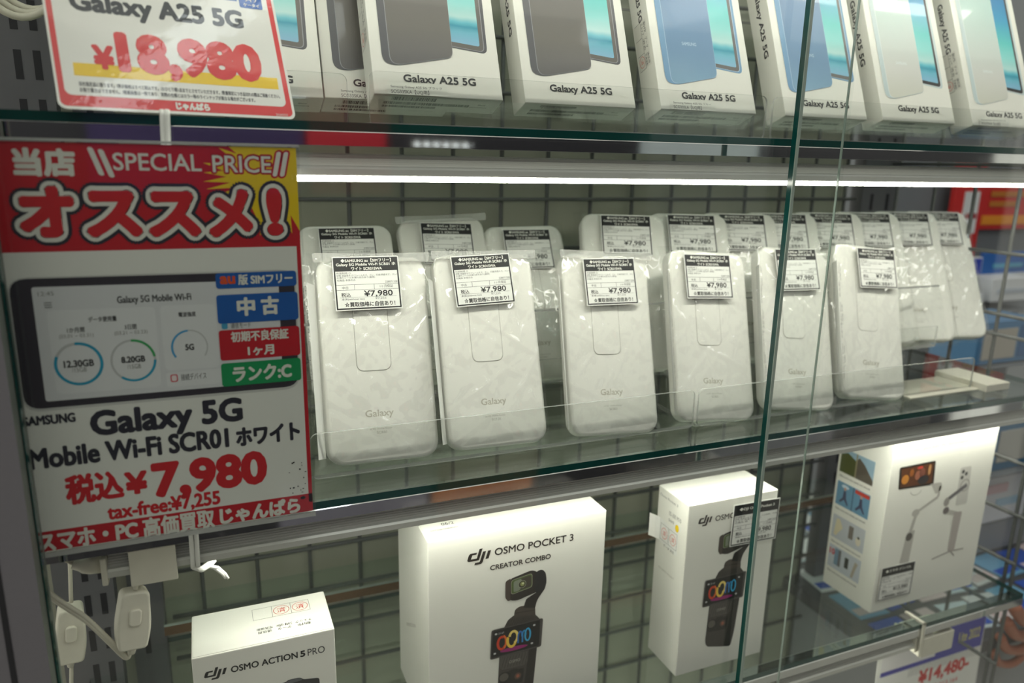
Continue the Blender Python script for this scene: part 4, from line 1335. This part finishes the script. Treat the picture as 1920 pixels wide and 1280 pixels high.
ME_TAG3 = price_label_print(l1='◆スマホ ジンバル', l2='', l3=None, price='¥13,980', tax='¥12,709', num='228071611',
                            tri=('利用制限', '状態 外箱キズ、スレ/動作確認済み、付属品', '', '付属品 箱')[:2] + ('ケーブル', '付属品 箱')).mesh('label_print')
lb = put('price_label', ME_LABEL, gb, Matrix.Translation(((611.8 - X0) * MM, (-218.4 - Z0) * MM, 1.6 * MM)) @ Matrix.Rotation(math.radians(-1), 4, 'Z') @ Matrix.Diagonal((1.0, 1.0, 1, 1)))
put('label_print', ME_TAG3, lb)

# ------------------------------------------------------------------ cords and switches at lower left
def smooth_path(pts, n=8):
    P_ = [Vector(p) for p in pts]
    P_ = [P_[0] * 2 - P_[1]] + P_ + [P_[-1] * 2 - P_[-2]]
    out = []
    for i in range(1, len(P_) - 2):
        for k in range(n):
            t = k / n
            a, b_, c, d = P_[i - 1], P_[i], P_[i + 1], P_[i + 2]
            out.append(tuple(.5 * ((2 * b_) + (c - a) * t + (2 * a - 5 * b_ + 4 * c - d) * t * t + (3 * b_ - a - 3 * c + d) * t ** 3)))
    out.append(tuple(P_[-2]))
    return out

def inline_switch(t, M4):
    out = roundpoly([(-8.5, -22), (8.5, -22), (10.5, -6), (8, 22), (-8, 22), (-10.5, -6)], [3, 3, 10, 4, 4, 10])
    b = MB(); b.prism(out, -7, 6, M_WPLAST, bevel=1.6); s = b.build('switch_body', t, M4)
    b = MB(); b.prism(rrect(-3.6, -3, 3.6, 9.5, 2.6), 5.6, 8.2, M_WPLAST, bevel=.8); b.build('rocker', s)
    b = MB(); b.tube([(0, -20, 0), (0, -27, 0)], [3.6, 2.2], M_WPLAST, 8); b.build('strain_relief', s)
    return s
cs = thing('lamp_cord', 'ivory twin cord with an inline switch hanging below the red sign', 'cord', None)
for k, d in enumerate((0, 2.5)):
    b = MB()
    b.tube(smooth_path([(-112, 10, -10 + d), (-96.0, 4, -36.0 + d), (-80.2, 2, -53.9 + d), (-69.4, 2, -71.6 + d), (-63.2, 1, -81.4 + d), (-60.4, 1, -83.6), (-58.6, 2, -80)]), 1.35, M_CORD, 8)
    b.build('cord', cs)
b = MB(); b.tube(smooth_path([(-52.4, 2, -40), (-50.6, 6, -34), (-50, 20, -37), (-52, 40, -24), (-54, 60, -8)]), 1.3, M_CORD, 8); b.build('cord', cs)
inline_switch(cs, frame(-55.2, 2, -58.6, 8, 14, -9) @ Matrix.Diagonal((.92, .80, .9, 1)))
c2 = thing('lamp_cord', 'blurred ivory cord switch farther back by the slotted upright', 'cord', None)
inline_switch(c2, frame(-111, 118, -131, 0, 10, -6))
b = MB(); b.tube(smooth_path([(-108, 118, -106), (-106, 122, -60), (-112, 126, -10)]), 1.4, M_CORD, 8); b.build('cord', c2)
b = MB(); b.tube(smooth_path([(-113, 118, -156), (-117, 116, -190), (-124, 118, -224)]), 1.4, M_CORD, 8); b.build('cord', c2)
pl = thing('rail_plug', 'ivory plug and cord on the left end of the middle LED rail', 'plug', None)
b = MB(); b.tube([(-69.6, 15, -25), (-76, 15, -25), (-80, 15, -24.6), (-81, 15, -24.4), (-85, 15, -23)], [6.4, 6.0, 5.2, 4.0, 3.2], M_WPLAST, 12); b.build('plug_body', pl)
for d in (0, 2.3):
    b = MB(); b.tube(smooth_path([(-84, 15, -23.4 + d), (-90, 15, -19 + d), (-97, 14, -16 + d), (-112, 10, -16 + d)]), 1.35, M_CORD, 8); b.build('cord', pl)
cc = thing('cord_coil', 'loop of ivory cord hanging at the top left corner', 'cord', None)
for k in range(3):
    b = MB()
    b.tube([(-98 + 24 * math.cos(a) + 3 * k, 150 + 3 * k, 332 + 3 * k + 34 * math.sin(a)) for a in [2 * math.pi * i / 32 for i in range(33)]], 2.4, M_CORD, 8)
    b.build('cord', cc)

# steel crossbar along the back below the middle shelf
m = MB()
m.box(-56, 196, -190, 742, 240, -187.6, M_SHELFGLASS, {'-y': M_GEDGE2})
o = tag(m.build('rear_ledge'), 'narrow glass ledge along the back behind the camera boxes', 'ledge')
m = MB(); m.box(-56, 196.5, -199, 742, 199, -190.2, mat('bronzed_trim', rgb(112, 88, 68), rough=.25, metal=.8, var=.25, scale=5)); m.build('ledge_trim', o)

# ------------------------------------------------------------------ price sign below the lowest shelf, right
ps = thing('price_sign', 'purple and white price sign reading ¥14,480 below the lowest shelf', 'sign', frame(0, 60, 0))
b = MB(); b.prism([(672, -520), (846, -520), (838, -296), (664, -296)], -.6, 0, M_PAPER); b.build('paper_sheet', ps)
P = Print(.1)
P.rect(672, -346, 838, -306, ink(74, 72, 168), 0)
P.rect(672, -346, 716, -342, ink(74, 72, 168), 0)
P.rect(672, -340, 758, -296, ink(226, 224, 224), 1)
P.text('Lite 2022', 795, -332, 832, -318, ink(206, 200, 120), 2, .3)
P.text('¥14,480-', 736, -376, 822, -354, ink(206, 60, 60), 1, 1.0)
P.text('税抜 ¥13,164', 752, -388, 806, -379, ink(220, 130, 130), 1, .2)
P.text('商品状態', 684, -372, 708, -362, K_GREY, 1, .3)
P.text('ランク', 684, -392, 704, -383, K_GREY, 1, .3)
P.rect(700, -520, 800, -398, ink(150, 160, 186), 1)
P.build('printed_face', ps)

# ------------------------------------------------------------------ blurred displays beyond the right side grid
FAR = 'blurred goods and cards beyond the side grid'
def far_box(name, cat, label, x0, y0, z0, x1, y1, z1, col, extras=()):
    t = thing(name, label, cat, None, FAR)
    b = MB(); b.cbox(x0, y0, z0, x1, y1, z1, col, 1.2); b.build('panel' if y1 - y0 < 20 else 'carton', t)
    for k, (a0, b0, a1, b1, c) in enumerate(extras):
        e = MB(); e.cbox(a0, y0 - 1.6 - .3 * k, b0, a1, y0 + .2 - .3 * k, b1, c, .5); e.build('printed_band', t)
    return t
CR, CO, CW, CB, CBR = ink(206, 36, 34), ink(238, 150, 36), ink(226, 228, 232), ink(40, 104, 186), ink(168, 100, 74)
far_box('red_banner', 'banner', 'red banner with orange lettering beyond the side grid at upper right', 1312, 500, 108, 1475, 510, 196, CR, ((1330, 117, 1470, 134, CO), (1345, 150, 1420, 160, ink(196, 120, 40)), (1345, 168, 1440, 178, ink(196, 120, 40))))
far_box('red_poster', 'poster', 'narrow red and white poster left of the red banner', 1226, 480, 20, 1300, 490, 220, CR, ((1250, 104, 1288, 178, CW), (1256, 130, 1286, 140, ink(160, 40, 50))))
far_box('blue_card', 'card', 'wide blue card below the red banner', 1284, 450, 22, 1420, 458, 72, CB, ((1290, 22, 1416, 34, CW), (1310, 44, 1390, 52, ink(90, 170, 206))))
far_box('blue_card', 'card', 'small blue and white card left of the wide blue card', 1198, 430, -18, 1254, 438, 68, CW, ((1202, 38, 1250, 66, ink(44, 70, 190)),))
far_box('white_carton', 'carton', 'white carton on the next shelf behind the side grid', 1150, 400, -20, 1228, 470, 12, CW)
far_box('white_carton', 'carton', 'glossy white pack right of the white carton on the next shelf', 1246, 400, -6, 1350, 470, 34, CW, ((1260, 8, 1340, 16, ink(190, 198, 210)),))
far_box('blue_carton', 'carton', 'blue carton with beige label on the next shelf', 1088, 300, -80, 1225, 380, -12, ink(70, 124, 170), ((1100, -72, 1176, -24, ink(176, 170, 160)), (1184, -72, 1206, -20, ink(46, 98, 150))))
far_box('blue_carton', 'carton', 'dark blue carton with grey label just right of the gimbal box', 918, 150, -172, 1040, 230, -104, ink(44, 98, 136), ((944, -160, 1000, -116, ink(160, 160, 156)),))
far_box('white_card', 'card', 'white and pink card behind the gimbal box at right', 1000, 200, -286, 1120, 208, -188, CW, ((1010, -240, 1060, -226, ink(226, 196, 200)), (1040, -262, 1090, -250, ink(176, 206, 226))))
far_box('grey_carton', 'carton', 'grey carton below the white card at right', 1012, 205, -339, 1160, 300, -292, ink(136, 140, 142))
# tilted counter with blue and white price cards
ct = thing('card_counter', 'low counter covered with blue and white price cards at lower right', 'counter', None)
b = MB(); b.cbox(715, 60, -360, 1230, 420, -342, ink(84, 84, 88), 2); b.build('counter_top', ct)
b = MB(); b.cbox(740, 90, -1000, 1210, 400, -360.2, ink(150, 152, 156), 3); b.build('counter_body', ct)
rr = random.Random(9)
bb = [ink(52, 92, 196), ink(206, 222, 232), ink(120, 176, 214), ink(226, 206, 208), ink(230, 230, 234)]
for i in range(9):
    for j in range(5):
        x, y = 735 + i * 54, 80 + j * 66
        c = MB(); c.cbox(0, 0, 0, 48, 56, 1.6, bb[(i * 3 + j * 2) % 5], .4)
        c.cbox(3, 6, 1.6, 45, 20, 2.0, bb[(i + j) % 2 * 3], .15)
        c.build('counter_card', ct, Matrix.Translation((x * MM, y * MM, -341.8 * MM)) @ Matrix.Rotation(rr.uniform(-.15, .15), 4, 'Z'))
# strap loops
sl = thing('strap_bundle', 'bundle of brown straps hanging at the lower right corner', 'straps', None)
for k in range(4):
    b = MB()
    b.tube(smooth_path([(850 + 4 * k, 40 + 6 * k, -282 - 26 * k), (880, 42 + 6 * k, -310 - 24 * k), (920, 46 + 6 * k, -322 - 24 * k), (965, 52 + 6 * k, -312 - 22 * k)]), 8 - k, ink(168, 104, 80), 8)
    b.build('strap', sl)

# neighbouring rack that carries the blurred goods
rk = thing('neighbour_rack', 'grey rack with shelf boards beyond the side grid, carrying blurred goods', 'rack', None)
M_RACK = mat('rack_grey', rgb(120, 124, 130), rough=.5, var=.06, scale=20)
b = MB(); b.cbox(1080, 512, -1000, 1500, 524, 300, M_RACK, 2); b.build('back_panel', rk)
for x0, x1, y0, z in ((1140, 1500, 392, -22.5), (1080, 1500, 292, -82.5)):
    b = MB(); b.cbox(x0, y0, z - 3, x1, 511.8, z, M_RACK, .8); b.build('shelf_board', rk)
b = MB(); b.cbox(905, 140, -176, 1140, 330, -172.6, M_RACK, .8); b.build('shelf_board', rk)
b = MB(); b.cbox(1122, 318, -1000, 1140, 330, -176.2, M_RACK, 1); b.build('rack_leg', rk)
b = MB(); b.cbox(1122, 300, -172.4, 1140, 512, -86, M_RACK, 1); b.build('rack_bracket', rk)
